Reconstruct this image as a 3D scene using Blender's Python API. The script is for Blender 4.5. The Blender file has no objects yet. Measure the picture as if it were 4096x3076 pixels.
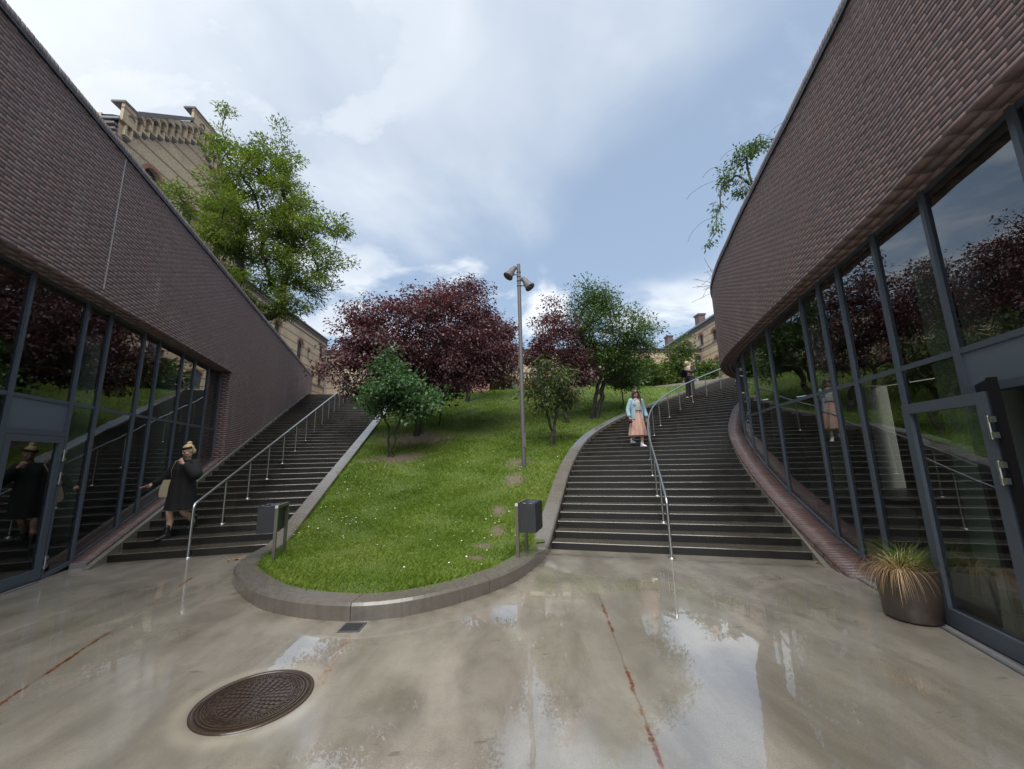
import bpy, bmesh, math, random
import numpy as np
from mathutils import Vector, Matrix
from mathutils.geometry import tessellate_polygon
R_ = math.radians
scene = bpy.context.scene
COL = scene.collection
rng = np.random.default_rng(7)
random.seed(7)

# ------------------------------------------------------------------ camera
cam_d = bpy.data.cameras.new('camera'); cam = bpy.data.objects.new('camera', cam_d); COL.objects.link(cam)
cam_d.sensor_width = 36.0; cam_d.sensor_fit = 'HORIZONTAL'; cam_d.lens = 36.0 * 1571.8 / 4096.0
cam_d.clip_start = 0.05; cam_d.clip_end = 2000
cam.matrix_world = Matrix.Translation((0, 0, 1.62)) @ Matrix.Rotation(math.pi/2 + R_(10.248), 4, 'X') @ Matrix.Rotation(-R_(1.311), 4, 'Z')
scene.camera = cam

# ------------------------------------------------------------------ world, sun, exposure
SUN_EL, SUN_AZ = 60.0, 186.0          # azimuth clockwise from +Y
world = bpy.data.worlds.new('World'); scene.world = world; world.use_nodes = True
wt = world.node_tree; wt.nodes.clear()
def wn(t, **kw):
    n = wt.nodes.new(t)
    for k, v in kw.items(): setattr(n, k, v)
    return n
wl = wt.links.new
w_out = wn('ShaderNodeOutputWorld'); w_bg = wn('ShaderNodeBackground')
w_sky = wn('ShaderNodeTexSky'); w_sky.sky_type = 'NISHITA'; w_sky.sun_disc = False
w_sky.sun_elevation = R_(SUN_EL); w_sky.sun_rotation = R_(SUN_AZ); w_sky.air_density = 1.0; w_sky.dust_density = 2.2; w_sky.ozone_density = 1.6
w_tc = wn('ShaderNodeTexCoord')
w_sep = wn('ShaderNodeSeparateXYZ'); wl(w_tc.outputs['Generated'], w_sep.inputs[0])
def wmath(op, a, b=None, c=None, clamp=False):
    n = wn('ShaderNodeMath', operation=op, use_clamp=clamp)
    for i, v in enumerate((a, b, c)):
        if v is None: continue
        if isinstance(v, (int, float)): n.inputs[i].default_value = v
        else: wl(v, n.inputs[i])
    return n.outputs[0]
zc = wmath('ADD', wmath('MAXIMUM', w_sep.outputs[2], 0.0), 0.22)
cx = wmath('DIVIDE', w_sep.outputs[0], zc); cy = wmath('DIVIDE', w_sep.outputs[1], zc)
w_cmb = wn('ShaderNodeCombineXYZ'); wl(cx, w_cmb.inputs[0]); wl(cy, w_cmb.inputs[1])
def wnoise(scale, detail, rough, loc, dist=0.0, stretch=(1, 1, 1), rot=0.0):
    m = wn('ShaderNodeMapping'); m.inputs['Location'].default_value = loc; m.inputs['Scale'].default_value = stretch; m.inputs['Rotation'].default_value = (0, 0, rot)
    wl(w_cmb.outputs[0], m.inputs[0])
    n = wn('ShaderNodeTexNoise'); n.noise_dimensions = '2D'; n.inputs['Scale'].default_value = scale; n.inputs['Detail'].default_value = detail
    n.inputs['Roughness'].default_value = rough; n.inputs['Distortion'].default_value = dist
    wl(m.outputs[0], n.inputs['Vector']); return n.outputs['Fac']
def wramp(fac, a, b):
    n = wn('ShaderNodeMapRange', interpolation_type='SMOOTHSTEP'); n.inputs['From Min'].default_value = a; n.inputs['From Max'].default_value = b
    wl(fac, n.inputs['Value']); return n.outputs[0]
# a broad soft veil high on the left, thinner to the right, with broken white clouds lower down
w_dot = wn('ShaderNodeVectorMath', operation='DOT_PRODUCT'); wl(w_tc.outputs['Generated'], w_dot.inputs[0]); w_dot.inputs[1].default_value = (-0.30, 0.34, 0.89)
veil_bias = wmath('MULTIPLY', wmath('SUBTRACT', w_dot.outputs['Value'], 0.78), 0.80)
veil = wramp(wmath('ADD', wnoise(0.85, 6, 0.50, (3.6, 1.9, 0), 0.35, (1, 0.8, 1), 0.5), veil_bias), 0.34, 0.74)
small = wramp(wnoise(1.9, 9, 0.57, (2.9, 5.35, 0), 0.25, (0.9, 1.05, 1), -0.35), 0.46, 0.63)
broad = wramp(wnoise(0.8, 4, 0.5, (1.7, 7.2, 0), 0.3), 0.28, 0.50)
cloud = wmath('MAXIMUM', wmath('MULTIPLY', veil, 0.88), wmath('MULTIPLY', wmath('MULTIPLY', small, broad), 0.95))
w_skyc = wn('ShaderNodeVectorMath', operation='SCALE'); w_skyc.inputs['Scale'].default_value = 0.068
wl(w_sky.outputs[0], w_skyc.inputs[0])
w_haze = wn('ShaderNodeMix', data_type='RGBA'); w_haze.inputs[0].default_value = 0.40; w_haze.inputs[7].default_value = (0.34, 0.43, 0.545, 1)
wl(w_skyc.outputs[0], w_haze.inputs[6])
shade = wnoise(1.3, 7, 0.55, (9.0, 1.0, 0), 0.2)
w_cc = wn('ShaderNodeMix', data_type='RGBA'); w_cc.inputs[6].default_value = (0.38, 0.415, 0.465, 1); w_cc.inputs[7].default_value = (0.50, 0.525, 0.55, 1)
wl(wramp(shade, 0.34, 0.62), w_cc.inputs[0])
w_mix = wn('ShaderNodeMix', data_type='RGBA'); wl(cloud, w_mix.inputs[0]); wl(w_haze.outputs[2], w_mix.inputs[6]); wl(w_cc.outputs[2], w_mix.inputs[7])
wl(w_mix.outputs[2], w_bg.inputs[0]); w_bg.inputs[1].default_value = 1.0
wl(w_bg.outputs[0], w_out.inputs[0])

sun_d = bpy.data.lights.new('sun', 'SUN'); sun = bpy.data.objects.new('sun', sun_d); COL.objects.link(sun)
sun_d.energy = 2.3; sun_d.angle = R_(55); sun_d.color = (1.0, 0.96, 0.90)
sdir = Vector((math.sin(R_(SUN_AZ))*math.cos(R_(SUN_EL)), math.cos(R_(SUN_AZ))*math.cos(R_(SUN_EL)), math.sin(R_(SUN_EL))))
sun.rotation_euler = sdir.to_track_quat('Z', 'Y').to_euler(); sun.location = sdir*60

vs = scene.view_settings; vs.view_transform = 'Standard'; vs.look = 'None'; vs.gamma = 1.0; vs.exposure = 1.05; vs.use_curve_mapping = False
scene.render.engine = 'CYCLES'
scene.cycles.max_bounces = 6; scene.cycles.diffuse_bounces = 2; scene.cycles.glossy_bounces = 4; scene.cycles.transmission_bounces = 4; scene.cycles.transparent_max_bounces = 12; scene.cycles.use_denoising = True
scene.cycles.sample_clamp_indirect = 6.0

# ------------------------------------------------------------------ helpers: objects
def tag(o, label=None, cat=None, group=None, kind=None):
    if label: o['label'] = label
    if cat: o['category'] = cat
    if group: o['group'] = group
    if kind: o['kind'] = kind
    return o
def obj(name, me, mat=None, parent=None, loc=None, rot=None):
    o = bpy.data.objects.new(name, me); COL.objects.link(o)
    if mat is not None and me is not None and len(me.materials) == 0: me.materials.append(mat)
    if parent is not None: o.parent = parent
    if loc is not None: o.location = loc
    if rot is not None: o.rotation_euler = rot
    return o
def thing(name, label, cat, group=None, loc=(0, 0, 0), rz=0.0):
    o = bpy.data.objects.new(name, None); COL.objects.link(o); o.empty_display_size = 0.1
    o.location = loc; o.rotation_euler = (0, 0, rz); tag(o, label, cat, group); return o
def mesh_np(name, V, F, tone=None, smooth=False, vattr=None):
    V = np.asarray(V, np.float32); F = np.asarray(F, np.int32); k = F.shape[1]
    me = bpy.data.meshes.new(name); me.vertices.add(len(V)); me.vertices.foreach_set('co', V.ravel())
    me.loops.add(F.size); me.loops.foreach_set('vertex_index', F.ravel())
    me.polygons.add(len(F)); me.polygons.foreach_set('loop_start', np.arange(0, F.size, k, dtype=np.int32))
    if smooth: me.polygons.foreach_set('use_smooth', np.ones(len(F), bool))
    me.update(calc_edges=True)
    if tone is not None:
        a = me.attributes.new('tone', 'FLOAT', 'FACE'); a.data.foreach_set('value', np.asarray(tone, np.float32))
    if vattr:
        for nm, arr in vattr.items():
            a = me.attributes.new(nm, 'FLOAT', 'POINT'); a.data.foreach_set('value', np.asarray(arr, np.float32))
    return me
class MB:
    def __init__(s): s.v = []; s.f = []; s.sm = []
    def add(s, vs_, fs, smooth=False):
        b = len(s.v); s.v += [tuple(map(float, p)) for p in vs_]; s.f += [tuple(b+i for i in f) for f in fs]; s.sm += [smooth]*len(fs); return s
    def box(s, lo, hi):
        (x0, y0, z0), (x1, y1, z1) = lo, hi
        return s.add([(x0,y0,z0),(x1,y0,z0),(x1,y1,z0),(x0,y1,z0),(x0,y0,z1),(x1,y0,z1),(x1,y1,z1),(x0,y1,z1)],
                     [(0,3,2,1),(4,5,6,7),(0,1,5,4),(1,2,6,5),(2,3,7,6),(3,0,4,7)])
    def obox(s, c, ax, ay, az, hx, hy, hz):
        c = np.array(c, float); ax, ay, az = (np.array(a, float) for a in (ax, ay, az))
        P = [c+ax*hx*i+ay*hy*j+az*hz*k for k in (-1, 1) for i, j in ((-1,-1),(1,-1),(1,1),(-1,1))]
        return s.add(P, [(0,3,2,1),(4,5,6,7),(0,1,5,4),(1,2,6,5),(2,3,7,6),(3,0,4,7)])
    def tube(s, pts, rad, seg=10, caps=True, up=None):
        pts = [np.array(p, float) for p in pts]; n = len(pts)
        if not hasattr(rad, '__len__'): rad = [rad]*n
        rings = []; prev = None
        for i in range(n):
            t = pts[min(i+1, n-1)]-pts[max(i-1, 0)]; t = t/(np.linalg.norm(t)+1e-9)
            if prev is None:
                a = np.array([0, 0, 1.0]) if abs(t[2]) < .9 else np.array([1.0, 0, 0])
                u = np.cross(a, t)
            else: u = prev-t*np.dot(prev, t)
            u /= np.linalg.norm(u)+1e-9; w = np.cross(t, u); prev = u
            r = rad[i]; ru, rw = (r if hasattr(r, '__len__') else (r, r))
            rings.append([pts[i]+u*ru*math.cos(2*math.pi*j/seg)+w*rw*math.sin(2*math.pi*j/seg) for j in range(seg)])
        vs_ = [p for r in rings for p in r]; fs = []
        for i in range(n-1):
            for j in range(seg): fs.append((i*seg+j, i*seg+(j+1) % seg, (i+1)*seg+(j+1) % seg, (i+1)*seg+j))
        s.add(vs_, fs, True)
        if caps: s.add(rings[0], [tuple(range(seg))[::-1]]); s.add(rings[-1], [tuple(range(seg))])
        return s
    def rings(s, rs, caps=True, smooth=True):
        n = len(rs[0]); vs_ = [p for r in rs for p in r]; fs = []
        for i in range(len(rs)-1):
            for j in range(n): fs.append((i*n+j, i*n+(j+1) % n, (i+1)*n+(j+1) % n, (i+1)*n+j))
        s.add(vs_, fs, smooth)
        if caps: s.add(rs[0], [tuple(range(n))[::-1]]); s.add(rs[-1], [tuple(range(n))])
        return s
    def lathe(s, prof, c=(0, 0, 0), seg=24, caps=True):
        return s.rings([[(c[0]+r*math.cos(2*math.pi*j/seg), c[1]+r*math.sin(2*math.pi*j/seg), c[2]+z) for j in range(seg)] for r, z in prof], caps)
    def ell(s, c, r, seg=12, rn=8, M=None):
        rs = []
        for i in range(1, rn):
            ph = math.pi*i/rn
            ring = [Vector((r[0]*math.sin(ph)*math.cos(2*math.pi*j/seg), r[1]*math.sin(ph)*math.sin(2*math.pi*j/seg), -r[2]*math.cos(ph))) for j in range(seg)]
            if M is not None: ring = [M @ p for p in ring]
            rs.append([(p.x+c[0], p.y+c[1], p.z+c[2]) for p in ring])
        return s.rings(rs)
    def mesh(s, name):
        me = bpy.data.meshes.new(name); me.from_pydata(s.v, [], s.f)
        me.polygons.foreach_set('use_smooth', np.array(s.sm, bool)); me.update(); return me
    def build(s, name, mat, parent=None): return obj(name, s.mesh(name), mat, parent)

# ------------------------------------------------------------------ helpers: materials
def new_mat(name):
    m = bpy.data.materials.new(name); m.use_nodes = True; t = m.node_tree; t.nodes.clear()
    o = t.nodes.new('ShaderNodeOutputMaterial'); p = t.nodes.new('ShaderNodeBsdfPrincipled'); t.links.new(p.outputs[0], o.inputs[0])
    return m, t, p, o
def nd(t, typ, **kw):
    n = t.nodes.new(typ)
    for k, v in kw.items():
        if k.startswith('i_'):
            key = k[2:]; key = int(key) if key.isdigit() else key.replace('_', ' ')
            if hasattr(v, 'is_linked') or v.__class__.__name__.startswith('NodeSocket'): t.links.new(v, n.inputs[key])
            else: n.inputs[key].default_value = v
        else: setattr(n, k, v)
    return n
def coord(t, scale=(1, 1, 1), world_pos=True, rot=(0, 0, 0)):
    src = nd(t, 'ShaderNodeNewGeometry').outputs['Position'] if world_pos else nd(t, 'ShaderNodeTexCoord').outputs['Object']
    return nd(t, 'ShaderNodeMapping', i_Vector=src, i_Scale=scale, i_Rotation=rot).outputs[0]
def noise(t, vec, scale, detail=6, rough=.55, dist=0.0):
    return nd(t, 'ShaderNodeTexNoise', i_Vector=vec, i_Scale=scale, i_Detail=detail, i_Roughness=rough, i_Distortion=dist).outputs['Fac']
def ramp(t, fac, stops):
    n = nd(t, 'ShaderNodeValToRGB', i_Fac=fac); cr = n.color_ramp
    while len(cr.elements) < len(stops): cr.elements.new(0.5)
    for e, (p, c) in zip(cr.elements, stops):
        e.position = p; e.color = (c, c, c, 1) if not hasattr(c, '__len__') else (*c, 1)
    return n.outputs[0]
def mixc(t, fac, a, b, mode='MIX'):
    n = nd(t, 'ShaderNodeMix', data_type='RGBA', blend_type=mode)
    for i, v in ((0, fac), (6, a), (7, b)):
        if isinstance(v, (int, float)): n.inputs[i].default_value = v
        elif isinstance(v, tuple): n.inputs[i].default_value = (*v, 1)
        else: t.links.new(v, n.inputs[i])
    return n.outputs[2]
def mth(t, op, a, b=0.0, clamp=False):
    n = nd(t, 'ShaderNodeMath', operation=op, use_clamp=clamp)
    for i, v in enumerate((a, b)):
        if isinstance(v, (int, float)): n.inputs[i].default_value = v
        else: t.links.new(v, n.inputs[i])
    return n.outputs[0]
def bump(t, p, h, strength=.3, dist=.01):
    b = nd(t, 'ShaderNodeBump', i_Height=h, i_Strength=strength, i_Distance=dist); t.links.new(b.outputs[0], p.inputs['Normal']); return b
def simple(name, col, rough=.6, metal=0.0, var=.15, scale=14, bmp=.1, spec=.5, coat=0.0):
    m, t, p, o = new_mat(name); v = coord(t, world_pos=False); n = noise(t, v, scale)
    c = mixc(t, n, tuple(max(0, x*(1-var)) for x in col), tuple(min(1, x*(1+var)) for x in col))
    t.links.new(c, p.inputs['Base Color']); p.inputs['Roughness'].default_value = rough; p.inputs['Metallic'].default_value = metal
    p.inputs['Specular IOR Level'].default_value = spec; p.inputs['Coat Weight'].default_value = coat; p.inputs['Coat Roughness'].default_value = .08
    if bmp: bump(t, p, noise(t, v, scale*4), bmp, .004)
    return m
M = {}
# dark clinker brick: colour from a per-brick tone, fine grain, damp sheen
def brick_mat(name, stops, rough=.62):
    m, t, p, o = new_mat(name); g = coord(t)
    tone = nd(t, 'ShaderNodeAttribute', attribute_name='tone').outputs['Fac']
    base = ramp(t, tone, stops)
    n1 = noise(t, g, 18, 5, .6); n2 = noise(t, coord(t, (1, 1, .45)), 1.3, 6, .65)
    c = mixc(t, ramp(t, n1, [(.35, 0), (.72, .75)]), base, (.125, .096, .098))
    c = mixc(t, ramp(t, noise(t, coord(t, (1, 1, 2.5)), 7, 4, .6), [(.58, 0), (.74, .55)]), c, (.34, .185, .15))
    c = mixc(t, ramp(t, n2, [(.54, 0), (.80, .40)]), c, (.33, .31, .30))
    t.links.new(c, p.inputs['Base Color']); p.inputs['Roughness'].default_value = rough; p.inputs['Specular IOR Level'].default_value = .4
    bump(t, p, noise(t, g, 45, 4, .6), .25, .004); return m
M['brick'] = brick_mat('dark_clinker_brick', [(0, (.125,.092,.093)), (.3, (.175,.120,.116)), (.55, (.200,.126,.116)), (.8, (.228,.134,.116)), (1, (.225,.185,.172))])
M['sillbrick'] = brick_mat('wet_sill_brick', [(0, (.075,.048,.044)), (.4, (.115,.068,.058)), (.75, (.150,.080,.064)), (1, (.15,.115,.10))], .4)
M['mortar'] = simple('brick_mortar', (.19,.178,.173), .9, var=.4, scale=3)
M['pale_mortar'] = simple('pale_sealant', (.34,.33,.32), .8, var=.4, scale=9)
M['coping'] = brick_mat('coping_brick_mat', [(0, (.06,.05,.052)), (.5, (.13,.10,.098)), (1, (.27,.25,.245))], .5)
M['strip'] = simple('dark_zinc_strip', (.055,.062,.075), .4, .6, .2)
M['frame'] = simple('blue_grey_frame', (.075,.090,.112), .42, .15, .08, 30, .03)
M['panel'] = simple('blue_grey_panel', (.105,.125,.155), .45, .1, .06, 6, .03)
M['steel'] = simple('brushed_steel', (.56,.56,.55), .30, 1.0, .08, 60, .05)
M['black'] = simple('black_rubber', (.005,.005,.006), .8, spec=.2)
M['inner'] = simple('interior_plaster', (.30,.32,.30), .85)
M['innerfloor'] = simple('interior_floor', (.16,.15,.14), .4)
M['column'] = simple('interior_concrete_column', (.50,.58,.51), .7, 0, .1, 5)
M['teal'] = simple('teal_laminate', (.06,.24,.27), .8, spec=.1)
M['wood'] = simple('interior_wood', (.24,.13,.06), .5)
# glazing: thin clear pane, reflective
def glass_mat():
    m = bpy.data.materials.new('window_glass'); m.use_nodes = True; t = m.node_tree; t.nodes.clear()
    o = nd(t, 'ShaderNodeOutputMaterial'); fr = nd(t, 'ShaderNodeFresnel', i_IOR=1.85)
    tr = nd(t, 'ShaderNodeBsdfTransparent', i_Color=(.72,.80,.77,1)); gl = nd(t, 'ShaderNodeBsdfGlossy', i_Color=(.95,.98,1,1), i_Roughness=.004)
    b = nd(t, 'ShaderNodeBump', i_Height=noise(t, coord(t, (1,1,.7)), 1.3, 2, .4), i_Strength=.045, i_Distance=.05)
    t.links.new(b.outputs[0], gl.inputs['Normal'])
    mx = nd(t, 'ShaderNodeMixShader'); t.links.new(mth(t, 'MULTIPLY', fr.outputs[0], 1.45, True), mx.inputs[0]); t.links.new(tr.outputs[0], mx.inputs[1]); t.links.new(gl.outputs[0], mx.inputs[2]); t.links.new(mx.outputs[0], o.inputs[0])
    return m
M['glass'] = glass_mat()
# wet stair stone
def stone_mat(name, a, b, rough, wet, algae=None, streak=0.0):
    m, t, p, o = new_mat(name); g = coord(t); n = noise(t, g, 2.3, 8, .62); n2 = noise(t, g, 26, 6, .6)
    c = mixc(t, n, a, b); c = mixc(t, mth(t, 'MULTIPLY', n2, .5), c, tuple(x*.55 for x in a))
    if algae: c = mixc(t, ramp(t, noise(t, coord(t), 1.2, 5, .6), [(.45, 0), (.7, .5)]), c, algae)
    if streak: c = mixc(t, mth(t, 'MULTIPLY', ramp(t, noise(t, coord(t, (7, 7, .5)), 2.2, 5, .65), [(.42, 0), (.66, .75)]), streak), c, tuple(x*.42 for x in a))
    t.links.new(c, p.inputs['Base Color'])
    r = ramp(t, noise(t, g, 3.1, 6, .6), [(.35, rough*.45), (.7, rough)]); t.links.new(r, p.inputs['Roughness'])
    p.inputs['Coat Weight'].default_value = wet; p.inputs['Coat Roughness'].default_value = .12; p.inputs['Coat IOR'].default_value = 1.33
    bump(t, p, n2, .25, .004); return m
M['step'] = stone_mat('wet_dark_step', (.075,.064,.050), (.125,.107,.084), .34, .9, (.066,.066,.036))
M['riser'] = stone_mat('black_riser_stone', (.009,.0078,.0066), (.017,.0145,.012), .6, .15, (.010,.011,.007))  # riser faces only, far darker in colour than the treads
M['kerb'] = stone_mat('damp_grey_concrete', (.115,.103,.086), (.21,.19,.165), .42, .6, None, .4)
M['stringer'] = stone_mat('pale_stringer_concrete', (.15,.143,.12), (.25,.235,.205), .4, .6, (.12,.125,.065))
# ------------------------------------------------------------------ site layout
TOPZ = 5.5
# right flight: centre line (rail) curves to the right as it climbs
RR, RT, NRS = 0.1195, 0.362, 46
_KN = np.array([0, 8, 16, 24, 32, 46.]); _TH = np.radians([16.1, 15.4, 23.6, 40.9, 56.8, 70.0])
_kk = np.arange(0, 601)/10.0; _h = np.interp(_kk, _KN, _TH)
_X = 2.382+np.concatenate([[0], np.cumsum(np.sin(_h[:-1])*RT/10)]); _Y = 6.367+np.concatenate([[0], np.cumsum(np.cos(_h[:-1])*RT/10)])
def rpath(k, off=0.0):
    x = np.interp(k, _kk, _X); y = np.interp(k, _kk, _Y); h = np.interp(k, _kk, _h)
    if k < 0: x, y = x+k*RT*math.sin(h), y+k*RT*math.cos(h)
    return np.array([x+off*math.cos(h), y-off*math.sin(h)])
def r_left(k): return rpath(k, -(1.909+.131*max(k, 0)/20))
def r_right(k): return rpath(k, 1.959+.146*max(k, 0)/20)
# left flight: straight, fanning out slightly
RL, NLS = 0.128, 43
def l_left(k): return np.array([-6.795-.128*k, 6.592+.385*k])
def l_right(k): return np.array([-4.45-.066*k, 7.2+.393*k])
def l_rail(k): return np.array([-5.706-.096*k, 7.235+.385*k])

def catmull(P, step=.1):
    P = np.asarray(P, float); out = []
    Q = np.vstack([2*P[0]-P[1], P, 2*P[-1]-P[-2]])
    for i in range(1, len(Q)-2):
        n = max(2, int(np.linalg.norm(Q[i+1]-Q[i])/step)); t = (np.arange(n)/n)[:, None]
        a, b, c, d = Q[i-1], Q[i], Q[i+1], Q[i+2]
        out.append(.5*((2*b)+(c-a)*t+(2*a-5*b+4*c-d)*t*t+(3*b-a-3*c+d)*t**3))
    return np.vstack(out+[P[-1:]])
class Path:
    def __init__(s, P):
        s.P = np.asarray(P, float); d = np.linalg.norm(np.diff(s.P[:, :2], axis=0), axis=1); s.S = np.concatenate([[0], np.cumsum(d)]); s.L = s.S[-1]
    def at(s, u): return np.array([np.interp(u, s.S, s.P[:, i]) for i in range(s.P.shape[1])])
    def tan(s, u):
        a = s.at(max(u-.06, 0)); b = s.at(min(u+.06, s.L)); t = (b-a)[:2]; return t/(np.linalg.norm(t)+1e-9)
    def inv(s, p):
        d = np.linalg.norm(s.P[:, :2]-np.asarray(p)[:2], axis=1); return s.S[int(np.argmin(d))]

# ------------------------------------------------------------------ kerb outline (outer edge) with top height
kp = []
for k in range(43, 0, -3): x, y = l_right(k); kp.append((x, y, RL*k+.045))
kp += [(-4.47, 7.25, .13), (-4.36, 6.75, .13), (-4.12, 6.12, .14), (-3.67, 5.49, .16), (-2.95, 4.81, .17), (-2.39, 4.51, .17), (-1.84, 4.36, .17), (-1.45, 4.36, .17), (-1.05, 4.5, .17), (-.6, 4.82, .17), (-.06, 5.42, .17), (.34, 6.3, .16)]
for k in range(0, 47, 3):
    x, y = r_left(k); kp.append((x-.02, y, RR*k+.075+.04*math.exp(-k/2)))
KERB = Path(catmull(kp, .12))
KW = .31
def kerb_in(u, off):
    p = KERB.at(u); t = KERB.tan(u); return np.array([p[0]-t[1]*off, p[1]+t[0]*off, p[2]])
kerb = thing('concrete_kerb', 'low damp concrete kerb curving in a U around the sloping lawn', 'kerb')
joint_u = [KERB.inv(p) for p in ((-6.9, 21.6), (-6.1, 17), (-5.45, 13.2), (-4.9, 9.9), (-4.5, 7.4), (-3.0, 4.86), (-1.75, 4.35), (-.3, 5.12), (.5, 6.8), (1.05, 8.8), (1.6, 10.8), (2.3, 12.7), (3.3, 14.5), (4.6, 16.2), (6.5, 17.9), (8.8, 19.2))]
bounds = [0]+sorted(joint_u)+[KERB.L]
for a, b in zip(bounds[:-1], bounds[1:]):
    a2, b2 = a+.004, b-.004; n = max(2, int((b2-a2)/.12)); rs = []
    for u in np.linspace(a2, b2, n+1):
        z = KERB.at(u)[2]; prof = [(0, z-.55), (0, z-.028), (.022, z), (KW-.012, z), (KW, z-.012), (KW, z-.5)]
        rs.append([(*kerb_in(u, o)[:2], zz) for o, zz in prof])
    MB().rings(rs, True, False).build('kerb_segment', M['kerb'], kerb)

# ------------------------------------------------------------------ lawn surface (thin-plate spline through the kerb line and crest)
cp = []
for u in np.arange(.3, KERB.L-.2, 1.1):
    p = kerb_in(u, KW+.04); drop = .045 if p[1] < 8 else .11
    cp.append((p[0], p[1], p[2]-drop))
cp += [(-5.8, 24.5, 5.47), (-2, 23.2, 5.42), (2, 22.4, 5.40), (6, 22, 5.42), (10, 22.5, 5.46), (-6, 28, 5.5), (0, 28, 5.5), (8, 28, 5.5), (14, 24, 5.5)]
cp = np.array(cp)
def _phi(r): return np.where(r > 1e-9, r*r*np.log(np.maximum(r, 1e-9)), 0)
_n = len(cp); _K = _phi(np.linalg.norm(cp[:, None, :2]-cp[None, :, :2], axis=2))+np.eye(_n)*.02
_Pm = np.hstack([np.ones((_n, 1)), cp[:, :2]]); _A = np.block([[_K, _Pm], [_Pm.T, np.zeros((3, 3))]])
_w = np.linalg.solve(_A, np.concatenate([cp[:, 2], np.zeros(3)]))
def lawn_z(xy):
    xy = np.atleast_2d(np.asarray(xy, float)); out = np.zeros(len(xy))
    for i in range(0, len(xy), 20000):
        q = xy[i:i+20000]; out[i:i+20000] = _phi(np.linalg.norm(q[:, None]-cp[None, :, :2], axis=2))@_w[:_n]+_w[_n]+q@_w[_n+1:]
    return out
def gz(x, y): return float(lawn_z([(x, y)])[0])
def in_poly(pts, poly):
    x, y = pts[:, 0], pts[:, 1]; r = np.zeros(len(pts), bool); n = len(poly); j = n-1
    for i in range(n):
        xi, yi = poly[i]; xj, yj = poly[j]
        c = ((yi > y) != (yj > y)) & (x < (xj-xi)*(y-yi)/(yj-yi+1e-12)+xi); r ^= c; j = i
    return r
lawn_poly = [tuple(kerb_in(u, .16)[:2]) for u in np.arange(0, KERB.L, .2)]
blade_poly = [tuple(kerb_in(u, KW-.01)[:2]) for u in np.arange(0, KERB.L, .15)]
# soil patches worn in the lawn: (x, y, rx, ry)
SOIL = [(.02, 10.3, .38, .6), (.12, 11.5, .5, .55), (-.35, 8.6, .16, .4), (-.35, 7.7, .2, .35), (-.55, 6.9, .22, .25), (-.62, 6.25, .25, .18), (-1.62, 4.78, .12, .06), (-3.6, 12.4, 1.2, .7), (-3.5, 14.3, 1.6, 1.2)]
def soil_mask(xy):
    m = np.zeros(len(xy))
    for x, y, a, b in SOIL: m = np.maximum(m, np.exp(-(((xy[:, 0]-x)/a)**2+((xy[:, 1]-y)/b)**2)))
    return m
def grid_mesh(name, x0, x1, y0, y1, st, keep, zf, vat=None):
    xs = np.arange(x0, x1+st/2, st); ys = np.arange(y0, y1+st/2, st); nx, ny = len(xs), len(ys)
    XX, YY = np.meshgrid(xs, ys); V = np.stack([XX.ravel(), YY.ravel()], 1)
    i = (np.arange(ny-1)[:, None]*nx+np.arange(nx-1)[None, :]).ravel(); F = np.stack([i, i+1, i+nx+1, i+nx], 1)
    if keep is not None:
        c = V[F].mean(1); F = F[keep(c)]
        used = np.unique(F); mp = -np.ones(len(V), int); mp[used] = np.arange(len(used)); V = V[used]; F = mp[F]
    at = {k: f(V) for k, f in (vat or {}).items()}
    return mesh_np(name, np.column_stack([V, zf(V)]), F, smooth=True, vattr=at)
def lawn_mat():
    m, t, p, o = new_mat('lawn_soil_and_turf'); g = coord(t)
    s = nd(t, 'ShaderNodeAttribute', attribute_name='soil').outputs['Fac']
    n = noise(t, g, 1.6, 6, .6); n2 = noise(t, g, 30, 6, .7)
    c = mixc(t, n, (.060,.110,.018), (.115,.140,.028)); c = mixc(t, ramp(t, n2, [(.4, 0), (.7, .6)]), c, (.022,.035,.010))
    sm = mth(t, 'ADD', s, mth(t, 'MULTIPLY', mth(t, 'SUBTRACT', noise(t, g, 7, 6, .65), .5), 1.0))
    c = mixc(t, ramp(t, sm, [(.42, 0), (.62, .9)]), c, (.125,.095,.070))
    t.links.new(c, p.inputs['Base Color']); p.inputs['Roughness'].default_value = .85; bump(t, p, n2, .8, .03); return m
M['lawn'] = lawn_mat()
me = grid_mesh('lawn', -8.2, 13, 4.2, 26, .15, lambda c: in_poly(c, lawn_poly) & (c[:, 1] < 26), lambda V: lawn_z(V), {'soil': soil_mask})
tag(obj('lawn', me, M['lawn']), kind='structure')
# upper terrace beyond the crest and the wide ground below
def plain_mat(name, a, b, sc):
    m, t, p, o = new_mat(name); g = coord(t); c = mixc(t, noise(t, g, sc, 6, .6), a, b); t.links.new(c, p.inputs['Base Color']); p.inputs['Roughness'].default_value = .8; return m
M['terrace'] = plain_mat('terrace_lawn', (.045,.085,.018), (.075,.11,.025), .4)
M['pave'] = plain_mat('terrace_gravel', (.22,.20,.17), (.30,.275,.235), .8)
lp = [l_left(43), l_right(43)]; topline = [(-60, 22.4), tuple(l_left(43.6)+np.array([-.3, -.1])), tuple(l_right(43.6)), (-7.0, 25.2), (-2, 24.4), (3, 23.6), (8, 23.4), tuple(r_left(46.3)), tuple(r_right(46.3)), (17, 16.5), (60, 16.0)]
tv = [(x, y, TOPZ-.012) for x, y in topline]+[(x*6, 260.0, TOPZ-.012) for x, y in topline]
tn = len(topline); MBt = MB().add(tv, [(i, i+1, tn+i+1, tn+i) for i in range(tn-1)])
MBt.add([(x, y, TOPZ-.012) for x, y in topline]+[(x, y, -.2) for x, y in topline], [(i+1, i, tn+i, tn+i+1) for i in range(tn-1)])
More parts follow.
